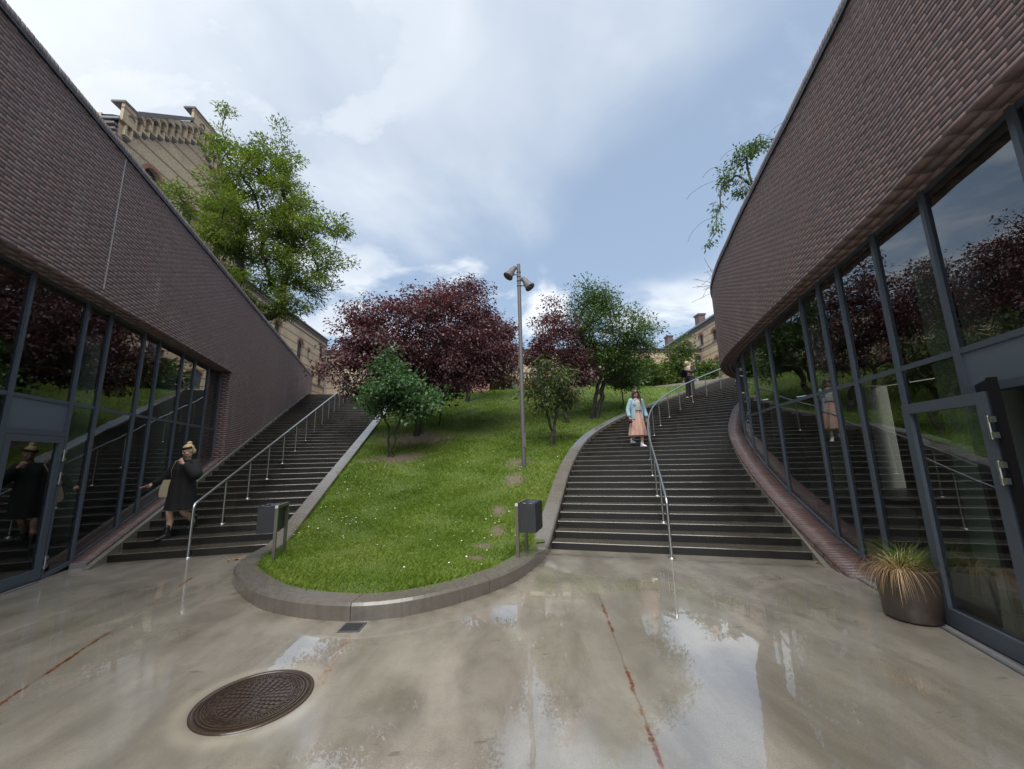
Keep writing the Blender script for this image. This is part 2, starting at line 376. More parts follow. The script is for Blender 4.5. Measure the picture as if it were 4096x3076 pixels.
tag(MBt.build('terrace_ground', M['pave']), kind='structure')
tl = MB(); ln = [(-6.4, 24.9), (-2, 24.0), (3, 23.2), (7.5, 22.8)]
tl.add([(x, y, TOPZ-.006) for x, y in ln]+[(-7, 34, TOPZ-.006), (-2, 35, TOPZ-.006), (5, 35, TOPZ-.006), (12, 34, TOPZ-.006)], [(0,1,5,4),(1,2,6,5),(2,3,7,6)])
tag(tl.build('terrace_lawn', M['terrace']), kind='structure')
gr = MB().add([(-700,-700,-.12),(700,-700,-.12),(700,700,-.12),(-700,700,-.12)], [(0,1,2,3)])
tag(gr.build('ground', M['pave']), kind='structure')

# ------------------------------------------------------------------ plaza of wet concrete
def seg_d(V, pts):
    d = np.full(len(V), 9.0); 
    for a, b in zip(pts[:-1], pts[1:]):
        a = np.array(a); b = np.array(b); ab = b-a; t = np.clip(((V-a)@ab)/(ab@ab), 0, 1); d = np.minimum(d, np.linalg.norm(V-(a+t[:, None]*ab), axis=1))
    return d
CR1 = [(.95, 4.9), (.93, 4.65), (.89, 4.1), (.88, 3.97), (.83, 3.37), (.80, 3.04), (.78, 2.81), (.76, 2.54), (.74, 2.38), (.70, 1.9)]
CR2 = [(-3.2, 1.9), (-3.68, 3.13), (-3.81, 3.48), (-4.07, 4.22), (-4.56, 5.67), (-4.66, 6.04)]
CR3 = [(-1.57, 4.06), (-1.55, 3.9), (-1.5, 3.47), (-1.46, 3.2)]
def rustf(V):        # stretches along the two joints where iron has bled, and the streak below the drain
    u = np.zeros(len(V))
    for segs, m in (([(4.66, 4.30), (4.22, 3.96), (3.38, 3.02), (2.88, 2.80), (2.70, 2.36), (2.2, 1.9)], V[:, 0] > 0), ([(1.9, 2.6), (2.7, 3.30), (3.42, 4.22), (5.60, 6.05)], V[:, 0] < -2.5)):
        for a, c_ in segs: lo, hi = min(a, c_), max(a, c_); u = np.maximum(u, m*np.clip(np.minimum(V[:, 1]-lo, hi-V[:, 1])/.06+.3, 0, 1))
    return u
def streakf(V): return np.exp(-(seg_d(V, CR3)/.03)**2)
def palef(V):
    r = np.linalg.norm(V-np.array([-1.83, 3.06]), axis=1); return np.exp(-((r-.43)/.05)**2)
PUD = [(-3.9, 3.5, .5, .9), (-4.6, 5.0, .5, .7), (.1, 3.2, .35, .5), (-1.2, 2.1, .5, .4), (3.0, 4.9, .7, .35), (-.4, 4.0, .3, .3), (1.9, 2.2, 1.2, 1.2), (2.3, 3.0, .5, .9), (-.1, 1.9, .8, .5), (1.1, 1.8, .7, .4), (-.9, 3.0, .2, .15), (.35, 3.7, .2, .5), (-4.2, 4.0, .25, .5), (-4.9, 4.4, .15, .4), (1.75, 3.7, .55, .7), (2.6, 4.6, .5, .5), (.55, 5.35, .8, .42), (1.9, 5.4, .6, .4), (-1.85, 3.75, .42, .30), (-.35, 2.2, .7, .5), (.0, 4.4, .25, .3), (3.1, 5.2, .4, .3), (-.9, 2.5, .3, .25), (3.05, 3.9, .12, .5)]
def pudf(V):
    m = np.zeros(len(V))
    for x, y, a, b in PUD: m = np.maximum(m, np.exp(-.9*(((V[:, 0]-x)/a)**2+((V[:, 1]-y)/b)**2)**1.4))
    return m
def edgef(V):        # damp dirt gathered along kerb and stair foot
    P = KERB.P[:, :2]; P = P[P[:, 1] < 8]; d = np.min(np.linalg.norm(V[:, None]-P[None, ::2], axis=2), axis=1) if len(V) < 30000 else np.concatenate([np.min(np.linalg.norm(V[i:i+20000, None]-P[None, ::2], axis=2), axis=1) for i in range(0, len(V), 20000)])
    d = np.minimum(d, seg_d(V, [tuple(r_left(0)), tuple(r_right(0))])); d = np.minimum(d, seg_d(V, [tuple(l_left(1)), tuple(l_right(1))]))
    return np.exp(-d/.10)
def plaza_mat():
    m, t, p, o = new_mat('wet_polished_concrete'); g = coord(t)
    A = lambda nme: nd(t, 'ShaderNodeAttribute', attribute_name=nme).outputs['Fac']
    n1 = noise(t, g, .55, 7, .6, .5); n2 = noise(t, coord(t, (1, .35, 1), rot=(0, 0, .5)), 2.2, 7, .62, .4); n3 = noise(t, g, 9, 7, .65); n4 = noise(t, coord(t, (.6, 2.2, 1)), 5.5, 4, .6)
    c = mixc(t, ramp(t, n1, [(.30, 0), (.68, 1)]), (.238,.213,.170), (.365,.334,.277))
    c = mixc(t, ramp(t, n2, [(.33, .9), (.58, 0)]), c, (.165,.145,.115))
    c = mixc(t, ramp(t, n2, [(.60, 0), (.78, .5)]), c, (.42,.39,.33))
    c = mixc(t, ramp(t, n3, [(.50, 0), (.75, .35)]), c, (.165,.145,.117))
    c = mixc(t, ramp(t, n4, [(.66, 0), (.72, .7)]), c, (.115,.10,.082))
    gr_ = noise(t, g, 95, 3, .7); c = mixc(t, ramp(t, gr_, [(.30, .45), (.55, 0)]), c, (.14,.123,.10)); c = mixc(t, ramp(t, gr_, [(.62, 0), (.80, .5)]), c, (.46,.43,.37))
    c = mixc(t, mth(t, 'MULTIPLY', A('pale'), .35), c, (.46,.42,.32))
    c = mixc(t, mth(t, 'MULTIPLY', A('edge'), ramp(t, noise(t, g, 6, 6, .65), [(.35, .1), (.6, .9)])), c, (.085,.072,.050))
    sp = nd(t, 'ShaderNodeSeparateXYZ', i_0=g); X_, Y_ = sp.outputs[0], sp.outputs[1]
    wob = mth(t, 'MULTIPLY', mth(t, 'SUBTRACT', noise(t, g, 6, 4, .6), .5), .05)
    def line(x0, sl, lo, hi):
        dd = mth(t, 'ABSOLUTE', mth(t, 'ADD', mth(t, 'SUBTRACT', X_, mth(t, 'ADD', mth(t, 'MULTIPLY', Y_, sl), x0)), wob))
        return mth(t, 'ADD', dd, mth(t, 'ADD', mth(t, 'GREATER_THAN', Y_, hi), mth(t, 'LESS_THAN', Y_, lo)))
    dl_ = mth(t, 'MINIMUM', line(.70-.0833*1.9, .0833, -5, 4.95), line(-3.2+.352*1.9, -.352, -5, 6.3))
    c = mixc(t, ramp(t, dl_, [(.002, .6), (.007, 0)]), c, (.11,.09,.068))
    rn = ramp(t, noise(t, g, 15, 5, .7), [(.35, .0), (.55, 1)])
    core = ramp(t, mth(t, 'SUBTRACT', dl_, mth(t, 'MULTIPLY', noise(t, g, 30, 4, .6), .02)), [(.0, 1), (.006, 0)]); halo = ramp(t, dl_, [(.0, .7), (.045, 0)])
    ra = A('rust'); c = mixc(t, mth(t, 'MULTIPLY', mth(t, 'MULTIPLY', ra, halo), rn), c, (.27,.16,.08))
    c = mixc(t, mth(t, 'MULTIPLY', mth(t, 'MULTIPLY', ra, core), rn), c, (.13,.038,.010))
    c = mixc(t, mth(t, 'MULTIPLY', A('streak'), ramp(t, noise(t, g, 14, 5, .7), [(.45, 0), (.6, .85)])), c, (.24,.075,.018))
    t.links.new(c, p.inputs['Base Color'])
    wn_ = mth(t, 'ADD', A('pud'), mth(t, 'MULTIPLY', mth(t, 'SUBTRACT', noise(t, g, 1.9, 9, .66, .8), .5), 1.7))
    wn_ = mth(t, 'ADD', wn_, mth(t, 'MULTIPLY', mth(t, 'SUBTRACT', noise(t, coord(t, (2.2, .55, 1)), 7, 6, .62), .5), .55))
    wet = ramp(t, wn_, [(.16, 0), (.56, 1)])
    t.links.new(mixc(t, wet, (.34,.34,.34), (.16,.16,.16)), p.inputs['Roughness'])
    film = ramp(t, noise(t, g, 2.1, 6, .6), [(.30, .65), (.55, 1.0)])
    t.links.new(mth(t, 'MAXIMUM', wet, film), p.inputs['Coat Weight'])
    t.links.new(ramp(t, wn_, [(.0, .12), (.20, .06), (.38, .022), (.60, .004)]), p.inputs['Coat Roughness'])
    p.inputs['Coat IOR'].default_value = 2.3
    p.inputs['Specular IOR Level'].default_value = .4
    hb = mth(t, 'MULTIPLY', n3, mth(t, 'SUBTRACT', 1.0, wet)); bump(t, p, hb, .25, .006)
    b2 = nd(t, 'ShaderNodeBump', i_Height=noise(t, coord(t, (1, .5, 1)), 4.5, 3, .5), i_Strength=.05, i_Distance=.02); t.links.new(b2.outputs[0], p.inputs['Coat Normal'])
    return m
M['plaza'] = plaza_mat()
me = grid_mesh('plaza', -7.6, 5.2, 1.2, 7.6, .028, None, lambda V: np.zeros(len(V)), {'rust': rustf, 'streak': streakf, 'pale': palef, 'pud': pudf, 'edge': edgef})
plz = obj('plaza', me, M['plaza']); tag(plz, kind='structure')
outer = MB()
for a, b in (((-26, -22), (-7.6, 7.6)), ((5.2, -22), (24, 7.6)), ((-7.6, -22), (5.2, 1.2))):
    outer.add([(a[0], a[1], 0), (b[0], a[1], 0), (b[0], b[1], 0), (a[0], b[1], 0)], [(0, 1, 2, 3)])
tag(outer.build('outer_plaza', M['plaza']), kind='structure')

# ------------------------------------------------------------------ stairs
def stairs(label, nst, rise, La, Ra):
    th = thing('stone_staircase', label, 'staircase', 'wide outdoor flights of wet stone steps')
    for k in range(1, nst+1):
        a, b = La(k), Ra(k); a2, b2 = La(k+1), Ra(k+1)
        f = (a2-a); f = f/np.linalg.norm(f); a3, b3 = a2+f*.03, b2+f*.03
        z0, z1 = (k-1)*rise-.02, k*rise; c = .009; j = random.uniform(-.0025, .0025)
        aa, bb = a+f*j, b+f*j
        prof = lambda p, q: [(*p, z0), (*p, z1-c), (*(p+f*c), z1), (*q, z1), (*q, z0)]
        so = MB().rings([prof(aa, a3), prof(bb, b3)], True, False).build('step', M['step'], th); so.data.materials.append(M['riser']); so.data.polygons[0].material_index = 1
    return th
stairs('straight flight of dark wet stone steps between the brick wall and the lawn', NLS, RL, l_left, l_right)
stairs('curving flight of dark wet stone steps beside the rounded glass building', NRS, RR, lambda k: r_left(k), lambda k: r_right(k))

# ------------------------------------------------------------------ handrails
def handrail(label, bases, zs, ht, last_ext):
    th = thing('steel_handrail', label, 'handrail', 'steel handrails down the middle of the stairs')
    tops = [np.array([p[0], p[1], z+ht]) for p, z in zip(bases, zs)]
    pts = np.vstack([t[None] for t in tops]+[(tops[-1]+last_ext)[None]])
    cur = catmull(pts, .15)
    b0 = np.array([bases[0][0], bases[0][1], zs[0]])
    d0 = cur[1]-cur[0]; d0 /= np.linalg.norm(d0)
    bend = [b0, b0+[0, 0, ht-.09], b0+np.array([0, 0, ht-.03])+d0*.012, cur[0]+d0*.05]
    k0 = next(i for i in range(len(cur)) if np.linalg.norm(cur[i]-cur[0]) > .1)
    rail = MB().tube(list(bend)+[c for c in cur[k0:]], .0245, 12); rail.build('rail', M['steel'], th)
    for i, (p, z) in enumerate(zip(bases, zs)):
        if i:
            po = MB().tube([(p[0], p[1], z), (p[0], p[1], z+ht-.075)], .019, 10); po.tube([(p[0], p[1], z+ht-.08), (p[0], p[1], z+ht-.015)], .008, 6)
            post = po.build('post', M['steel'], th)
        else: post = th
        fl = MB().lathe([(.058, z), (.058, z+.010), (.05, z+.014), (.02, z+.016)], (p[0], p[1], 0), 16); fl.build('base_flange', M['steel'], post)
    return th
kl = list(range(0, 43, 3)); handrail('straight steel handrail on the flight beside the brick wall', [l_rail(k) for k in kl], [RL*k for k in kl], .885, np.array([-.25, .9, .3]))
kr = list(range(0, 46, 3)); handrail('curved steel handrail sweeping up the flight beside the rounded building', [rpath(k+.35) for k in kr], [RR*k for k in kr], .87, np.array([.9, .3, .25]))
# ------------------------------------------------------------------ brick laying
def cam_px(P):
    P = np.atleast_2d(P)-np.array([0, 0, 1.62]); p = R_(10.248)
    w = P@np.array([0, math.cos(p), math.sin(p)]); w = np.where(w > .05, w, np.nan)
    return P[:, 0]/w*1571.8, -(P@np.array([0, -math.sin(p), math.cos(p)]))/w*1571.8, np.linalg.norm(P, axis=1)
def boxes_np(C, T, U, N, hl, hh, hd):
    """oriented boxes; five faces (no back). C centres on the front face; N outward."""
    n = len(C); hl = np.broadcast_to(hl, n)[:, None]; hh = np.broadcast_to(hh, n)[:, None]; hd = np.broadcast_to(hd, n)[:, None]
    fr = [C-T*hl-U*hh, C+T*hl-U*hh, C+T*hl+U*hh, C-T*hl+U*hh]; bk = [f-N*hd for f in fr]
    V = np.stack(fr+bk, 1).reshape(-1, 3); b = (np.arange(n)*8)[:, None]
    F = np.concatenate([b+np.array(q)[None] for q in ([0,1,2,3],[1,0,4,5],[2,1,5,6],[3,2,6,7],[0,3,7,4])], 1).reshape(-1, 4)
    return V, F
BL, BH, BJ = .228, .0460, .0090
CH = BH+BJ
class Bricks:
    def __init__(s): s.C = []; s.T = []; s.U = []; s.N = []; s.hl = []; s.hh = []; s.hd = []; s.tone = []
    def add(s, c, t, u, n, l=BL, h=BH, d=.05):
        s.C.append(np.asarray(c, float)+np.asarray(n)*rng.uniform(-.0015, .0015)); s.T.append(t); s.U.append(u); s.N.append(n); s.hl.append(l/2); s.hh.append(h/2); s.hd.append(d); q_ = rng.random(); s.tone.append(float(np.clip(rng.normal(.45, .12) if q_ < .90 else (rng.uniform(.05, .2) if q_ < .95 else rng.uniform(.75, 1)), 0, 1)))
    def build(s, name, stuff_name, mat, parent, nsingle=300):
        A = lambda x: np.array(x, float)
        C, T, U, N, hl, hh, hd, tone = map(A, (s.C, s.T, s.U, s.N, s.hl, s.hh, s.hd, s.tone))
        flip = np.einsum('ij,ij->i', np.cross(T, U), N) < 0; T[flip] *= -1
        x, y, d = cam_px(C); vis = (np.abs(x) < 2040) & (np.abs(y) < 1530)
        face = np.einsum('ij,ij->i', N, np.array([0, 0, 1.62])-C)/d
        size = np.where(vis & (face > 0), hl*hh*face/d**2, 0); order = np.argsort(-size)
        single = order[:min(nsingle, int((size > 0).sum()))]; rest = np.setdiff1d(np.arange(len(C)), single)
        protos = {}
        for i in single:
            key = (round(hl[i], 3), round(hh[i], 3), round(hd[i], 2), int(tone[i]*9.99))
            if key not in protos:
                V, F = boxes_np(np.zeros((1, 3)), np.array([[1., 0, 0]]), np.array([[0, 0, 1.]]), np.array([[0, -1., 0]]), hl[i], hh[i], hd[i])
                me = mesh_np(name, V, F, tone=np.full(5, (key[3]+.5)/10)); me.materials.append(mat); protos[key] = me
            o = bpy.data.objects.new(name, protos[key]); COL.objects.link(o); o.parent = parent
            m = Matrix.Identity(4); m.col[0][:3] = T[i]; m.col[1][:3] = -N[i]; m.col[2][:3] = U[i]; m.col[3][:3] = C[i]; o.matrix_local = m
        if len(rest):
            V, F = boxes_np(C[rest], T[rest], U[rest], N[rest], hl[rest], hh[rest], hd[rest])
            o = obj(stuff_name, mesh_np(stuff_name, V, F, tone=np.repeat(tone[rest], 5)), mat, parent); o['kind'] = 'stuff'
def v3(p, z): return np.array([p[0], p[1], z])
UPV = np.array([0, 0, 1.])
def lay_wall(B, FP, side, u0, u1, z0, z1, inside=None, ch0=CH):
    nz = int(round((z1-z0)/ch0)); ch = (z1-z0)/nz
    for r in range(nz):
        z = z0+(r+.5)*ch; u = u0+(0 if r % 2 else -.12)+rng.uniform(-.02, .02)
        while u < u1:
            a, b = max(u, u0), min(u+BL, u1)
            if b-a > .05:
                m = (a+b)/2
                if inside is None or inside(m, z):
                    p = FP.at(m); t = FP.tan(m); n = np.array([t[1], -t[0]])*side
                    B.add(v3(p, z), v3(t, 0), UPV, v3(n, 0), b-a, ch-BJ+rng.uniform(-.002, .002))
            u += BL+BJ
def strip_mesh(mb, FP, side, off0, z0f, off1, z1f, u0, u1, st=.4):
    us = np.linspace(u0, u1, max(2, int((u1-u0)/st)+1)); A = []; Bq = []
    for u in us:
        p = FP.at(u); t = FP.tan(u); n = np.array([t[1], -t[0]])*side
        A.append(v3(p[:2]+n*off0, z0f(u) if callable(z0f) else z0f)); Bq.append(v3(p[:2]+n*off1, z1f(u) if callable(z1f) else z1f))
    k = len(us); mb.add(A+Bq, [(i, i+1, k+i+1, k+i) for i in range(k-1)])
def ribbon(mb, FP, side, prof, u0, u1, st=.25):
    """closed profile [(offset outward, z)] swept along the plan path"""
    rs = []
    for u in np.linspace(u0, u1, max(2, int((u1-u0)/st)+1)):
        p = FP.at(u); t = FP.tan(u); n = np.array([t[1], -t[0]])*side
        rs.append([tuple(v3(p[:2]+n*o, (z(u) if callable(z) else z))) for o, z in prof])
    mb.rings(rs, True, False)
def bar_between(mb, a, b, w, dpt, n):
    a = np.array(a, float); b = np.array(b, float); t = b-a; L = np.linalg.norm(t); t /= L; n = np.array(n, float); s_ = np.cross(t, n); s_ /= np.linalg.norm(s_); n = np.cross(s_, t)
    mb.obox((a+b)/2, t, s_, n, L/2, w/2, dpt/2)

def brick_building(label, FP, GP, side, zs, ztop, zt, mull, bay_door, plinth, solid_from=None, low=None, floor_in=9.0, ch=CH):
    bd = thing('brick_building', label, 'building', 'dark brick buildings with glass fronts facing each other')
    L = FP.L
    gn = lambda u: (lambda t: np.array([t[1], -t[0]])*side)(GP.tan(u))
    # --- brick walls
    wall = MB(); strip_mesh(wall, FP, side, -.006, zs, -.006, ztop-.12, 0, L, .1)
    strip_mesh(wall, FP, side, -.30, zs-.02, -.30, ztop-.1, 0, L)
    B = Bricks(); ue = solid_from if solid_from is not None else L
    lay_wall(B, FP, side, 0, L, zs, ztop-.135, None, ch)
    if solid_from is not None:
        strip_mesh(wall, FP, side, -.006, lambda u: low(u)-.3, -.006, zs, solid_from+.012, L)
        lay_wall(B, FP, side, solid_from, L, zs-50*CH, zs, lambda u, z: z > low(u)-.1)
        p = FP.at(solid_from); t = FP.tan(solid_from); n = np.array([t[1], -t[0]])*side
        wall.add([v3(p[:2]+t*.012, 0), v3(p[:2]+t*.012-n*.34, 0), v3(p[:2]+t*.012-n*.34, zs), v3(p[:2]+t*.012, zs)], [(0, 1, 2, 3)])
        for r in range(int(zs/CH)):
            z = (r+.5)*CH+(zs % CH)
            for (a, b) in (((.0, .108), (.12, .32)) if r % 2 else ((.0, .228), (.24, .32))):
                m = (a+b)/2; B.add(v3(p[:2]-n*m, z), v3(n, 0), UPV, v3(-t, 0), b-a)
        e = FP.at(L); te = FP.tan(L); ne = np.array([te[1], -te[0]])*side
        wall.add([v3(e[:2], 0), v3(e[:2]-ne*.5, 0), v3(e[:2]-ne*.5, ztop-.1), v3(e[:2], ztop-.1)], [(0, 1, 2, 3)])
    # soffit of bricks
    strip_mesh(wall, FP, side, 0, zs+.012, -.45, zs+.012, 0, ue)
    for row in range(3):
        u = rng.uniform(0, .2)
        while u < ue-.25:
            p = FP.at(u+.114); t = FP.tan(u+.114); n = np.array([t[1], -t[0]])*side
            B.add(v3(p[:2]-n*(.058+row*.108), zs+.002), v3(t, 0), v3(n, 0), -UPV, BL, .096, .03); u += .24
    wo = wall.build('wall', M['mortar'], bd); B.build('brick', 'brickwork', M['brick'], wo)
    # --- coping and drip strip
    st = MB(); ribbon(st, FP, side, [(-.02, ztop-.137), (.030, ztop-.137), (.030, ztop-.115), (-.02, ztop-.115)], 0, L); st.build('drip_strip', M['strip'], bd)
    cb = MB(); ribbon(cb, FP, side, [(.008, ztop-.114), (.008, ztop-.012), (-.30, ztop-.012), (-.30, ztop-.114)], 0, L); co = cb.build('coping', M['mortar'], bd)
    CB = Bricks(); u = .03
    while u < L-.03:
        p = FP.at(u); t = FP.tan(u); n = np.array([t[1], -t[0]])*side
        CB.add(v3(p[:2]+n*.024, ztop-.057+rng.uniform(-.004, .004)), v3(t, 0), UPV, v3(n, 0), .056, .114, .34); u += .067
    CB.build('coping_brick', 'coping_brickwork', M['coping'], co)
    # --- roof and interior shell
    rf = MB(); strip_mesh(rf, FP, side, -.3, ztop-.25, -floor_in-.6, ztop-.25, 0, L, 1.0); strip_mesh(rf, FP, side, -floor_in-.6, -.1, -floor_in-.6, ztop-.25, 0, L, 1.0); rf.build('roof', M['strip'], bd)
    ii = MB(); strip_mesh(ii, GP, side, -.05, .006, -floor_in, .006, 0, min(GP.L, ue+.2) if solid_from else GP.L, 1.0); ii.build('interior_floor', M['innerfloor'], bd)
    iw = MB(); strip_mesh(iw, GP, side, -floor_in, 0, -floor_in, zs, 0, GP.L, 1.0); strip_mesh(iw, GP, side, -.02, zs+.03, -floor_in, zs+.03, 0, GP.L, 1.0)
    for uu in (0.0, (ue+.02 if solid_from else GP.L)):
        p = GP.at(uu); n = gn(uu); iw.add([v3(p-n*.1, 0), v3(p-n*floor_in, 0), v3(p-n*floor_in, zs), v3(p-n*.1, zs)], [(0, 1, 2, 3)])
    iw.build('interior_wall', M['inner'], bd)
    # --- curtain wall
    base = lambda u: max(.03, plinth(u)) if plinth(u) is not None else .03
    for i, u in enumerate(mull):
        p = GP.at(u); n = gn(u); t = GP.tan(u); b = base(u)-.03
        MB().obox(v3(p+n*.02, (b+zs)/2), v3(t, 0), v3(n, 0), UPV, .024, .040, (zs-b)/2+.01).build('mullion', M['frame'], bd)
    for i, (ua, ub) in enumerate(zip(mull[:-1], mull[1:])):
        a, b = GP.at(ua), GP.at(ub); t = (b-a)/np.linalg.norm(b-a); n = np.array([t[1], -t[0]])*side
        a, b = a+t*.024, b-t*.024; za, zb = base(ua+.03), base(ub-.03)
        def bar(z0, z1, zz0=None, zz1=None, dp=.034):
            m = MB(); q = lambda p_, z, o: v3(p_+n*o, z)
            z0b = z0 if zz0 is None else zz0; z1b = z1 if zz1 is None else zz1
            m.add([q(a, z0, -dp), q(b, z0b, -dp), q(b, z0b, dp), q(a, z0, dp), q(a, z1, -dp), q(b, z1b, -dp), q(b, z1b, dp), q(a, z1, dp)], [(0,3,2,1),(4,5,6,7),(0,1,5,4),(1,2,6,5),(2,3,7,6),(3,0,4,7)]); return m
        def pane(z0, z1, zz0=None, zz1=None):
            m = MB(); q = lambda p_, z, o: v3(p_+n*o, z); z0b = z0 if zz0 is None else zz0; z1b = z1 if zz1 is None else zz1
            m.add([q(a, z0, .028), q(b, z0b, .028), q(b, z1b, .028), q(a, z1, .028)], [(0, 1, 2, 3) if side > 0 else (3, 2, 1, 0)]); return m
        bar(zt-.027, zt+.027).build('transom', M['frame'], bd); bar(zs-.05, zs+.005).build('head_bar', M['frame'], bd)
        pane(zt+.027, zs-.05).build('pane', M['glass'], bd)
        if i == bay_door:
            bar(2.06, 2.13, dp=.06).build('door_head', M['frame'], bd)
            bar(2.13, zt-.027, dp=.02).build('spandrel_panel', M['panel'], bd)
        else:
            bar(za-.035, za+.03, zb-.035, zb+.03, .045).build('sill_bar', M['frame'], bd)
            if zt-.027-max(za, zb) > .1: pane(za+.03, zt-.027, zb+.03).build('pane', M['glass'], bd)
    return bd, gn

# ------------------------------------------------------------------ left building
dl = np.array([-.128, .385]); dl /= np.linalg.norm(dl); nl = np.array([dl[1], -dl[0]]); p0l = np.array([-6.795, 6.592])
S0, S1 = -9.0, 19.35
FPl = Path([p0l+dl*s for s in np.arange(S0, S1+.01, .25)]); GPl = Path([p0l+dl*s-nl*.32 for s in np.arange(S0, S1+.01, .25)])
ml = [-8.9, -7.7, -6.4, -5.4, -4.6, -3.6, -2.6, -1.52, -.43, .16, 1.235, 1.82, 2.89, 3.56, 4.41, 5.30]
def pl_l(u):
    s = u+S0
    return .3155*s+.06 if s > .1 else None
left_b, gnl = brick_building('long straight dark brick building with glass front on the left side of the plaza', FPl, GPl, 1, 4.28, 6.98, 2.575,
    [m-S0 for m in ml], 7, pl_l, 5.28-S0, lambda u: .3155*(u+S0))
# pale sealed expansion joint in the brickwork
j = MB(); pj = FPl.at(-.66-S0); j.obox(v3(pj[:2]+nl*.004, 5.62), v3(dl, 0), v3(nl, 0), UPV, .008, .006, 1.20); j.build('expansion_joint', M['pale_mortar'], left_b)
# ------------------------------------------------------------------ right building
gpts = [(2.05, -4.0), (2.45, -2.4), (3.05, -.15), (3.55, 1.6), (3.91, 2.89), (4.125, 3.5), (4.34, 4.28), (4.56, 5.08), (4.69, 5.6), (4.84, 6.17), (5.27, 7.73), (5.63, 8.88), (5.95, 9.81), (6.33, 10.74), (6.78, 11.6), (7.75, 12.86), (8.82, 13.72), (10.03, 14.45), (11.6, 15.15), (13.4, 15.75), (15.5, 16.2)]
GPr = Path(catmull(gpts, .2))
def face_off(u):
    y = GPr.at(u)[1]; return .30+.20*min(max((y-8.5)/5, 0), 1)
fp = []
for u in np.arange(0, GPr.L, .2):
    t = GPr.tan(u); n = np.array([-t[1], t[0]]); fp.append(GPr.at(u)+n*face_off(u))
FPr = Path(fp)
mr = [GPr.inv(p) for p in ((2.05, -4.0), (2.45, -2.4), (2.75, -1.3), (3.05, -.15), (3.3, .72), (3.55, 1.6), (3.86, 2.55), (4.125, 3.5), (4.34, 4.28), (4.56, 5.08), (4.69, 5.6), (4.84, 6.17), (5.27, 7.73), (5.63, 8.88), (5.95, 9.81), (6.33, 10.74), (6.78, 11.6), (7.3, 12.3), (7.9, 12.98), (8.82, 13.72), (10.03, 14.45), (11.6, 15.15), (13.4, 15.75))]
_rr = np.array([r_right(k) for k in np.arange(-2, 47, .25)]); _rk = np.arange(-2, 47, .25)
def k_near(p): return float(_rk[int(np.argmin(np.linalg.norm(_rr-np.asarray(p)[:2], axis=1)))])
def pl_r(u):
    p = GPr.at(u)
    if p[1] < 5.55: return None
    u2 = u; return float(np.interp(u2, _PLU, _PLZ))
_PLU = np.linspace(0, GPr.L, 400); _PLZ = np.array([RR*k_near(GPr.at(u))+.115 for u in _PLU]); _PLZ = np.convolve(np.pad(_PLZ, 9, 'edge'), np.ones(19)/19, 'valid')
_pr = GPr.inv((5.0, 6.7)); _PLZ = np.where(_PLU < _pr, np.interp(_pr, _PLU, _PLZ)-.27*(_pr-_PLU), _PLZ)
right_b, gnr = brick_building('curved dark brick building with reflective glass front on the right side of the plaza', FPr, GPr, -1, 4.10, 6.60, 2.465, mr, 6, pl_r, floor_in=4.6, ch=.046)

# ------------------------------------------------------------------ sloping brick sills and stair stringers
def sill(bd, GP, side, us, zf, depth, n_face):
    B = Bricks(); back = MB()
    u0, u1 = us
    ribbon(back, GP, side, [(.04, lambda u: zf(u)-.012), (depth-.012, lambda u: zf(u)-.012), (depth-.012, lambda u: zf(u)-.5), (.04, lambda u: zf(u)-.5)], u0, u1, .15)
    bo = back.build('brick_sill', M['mortar'], bd); u = u0+.03
    while u < u1-.02:
        p = GP.at(u); q = GP.at(u+.05); t3 = v3(q[:2], zf(u+.05))-v3(p[:2], zf(u)); t3 /= np.linalg.norm(t3); t = GP.tan(u); n = v3(np.array([t[1], -t[0]])*side, 0)
        up = np.cross(t3, n); up = up if up[2] > 0 else -up
        B.add(v3(p[:2], zf(u))+n*(depth/2+.02), n, t3, up, depth-.04, .055, .05); u += .067
    for r in range(n_face):
        u = u0+rng.uniform(.1, .2)
        while u < u1-.25:
            m = u+.114; p = GP.at(m); q = GP.at(m+.05); t3 = v3(q[:2], zf(m+.05))-v3(p[:2], zf(m)); t3 /= np.linalg.norm(t3); t = GP.tan(m); n = v3(np.array([t[1], -t[0]])*side, 0)
            up = np.cross(t3, n); up = up if up[2] > 0 else -up
            B.add(v3(p[:2], zf(m)-.012-.03-(r)*CH)+n*depth, t3, up, n, BL, BH, .05); u += .24
    B.build('sill_brick', 'sill_brickwork', M['sillbrick'], bo)
sill(left_b, GPl, 1, (.13-S0, 5.28-S0), lambda u: .3155*(u+S0)+.055, .27, 1)
ur0 = GPr.inv((4.56, 5.12)); ur1 = GPr.inv((10.03, 14.45))
_us = np.linspace(ur0, ur1, 160); _zs = np.array([RR*k_near(GPr.at(u))+.10 for u in _us]); _zs = np.convolve(np.pad(_zs, 6, 'edge'), np.ones(13)/13, 'valid')
_uref = GPr.inv((5.0, 6.7)); _zr = float(np.interp(_uref, _us, _zs)); _zs = np.where(_us < _uref, _zr-.27*(_uref-_us), _zs)
_first = _us[int(np.argmax(_zs > .012))]
sill(right_b, GPr, -1, (_first, ur1), lambda u: float(np.interp(u, _us, _zs)), .40, 3)
st = thing('stair_stringer', 'narrow pale concrete edging between the steps and the brick wall', 'stair edging')
n = 43; m = MB(); rs = []
for k in np.linspace(-.1, 43, 60):
    p = l_left(k); z = RL*k+.03; rs.append([tuple(v3(p-nl*.02, z-.4)), tuple(v3(p+nl*.055, z-.4)), tuple(v3(p+nl*.055, z)), tuple(v3(p-nl*.02, z))])
m.rings(rs, True, False).build('edging', M['stringer'], st)
st = thing('stair_stringer', 'wet pale concrete gutter curving between the steps and the brick sill', 'stair edging')
m = MB(); rs = []
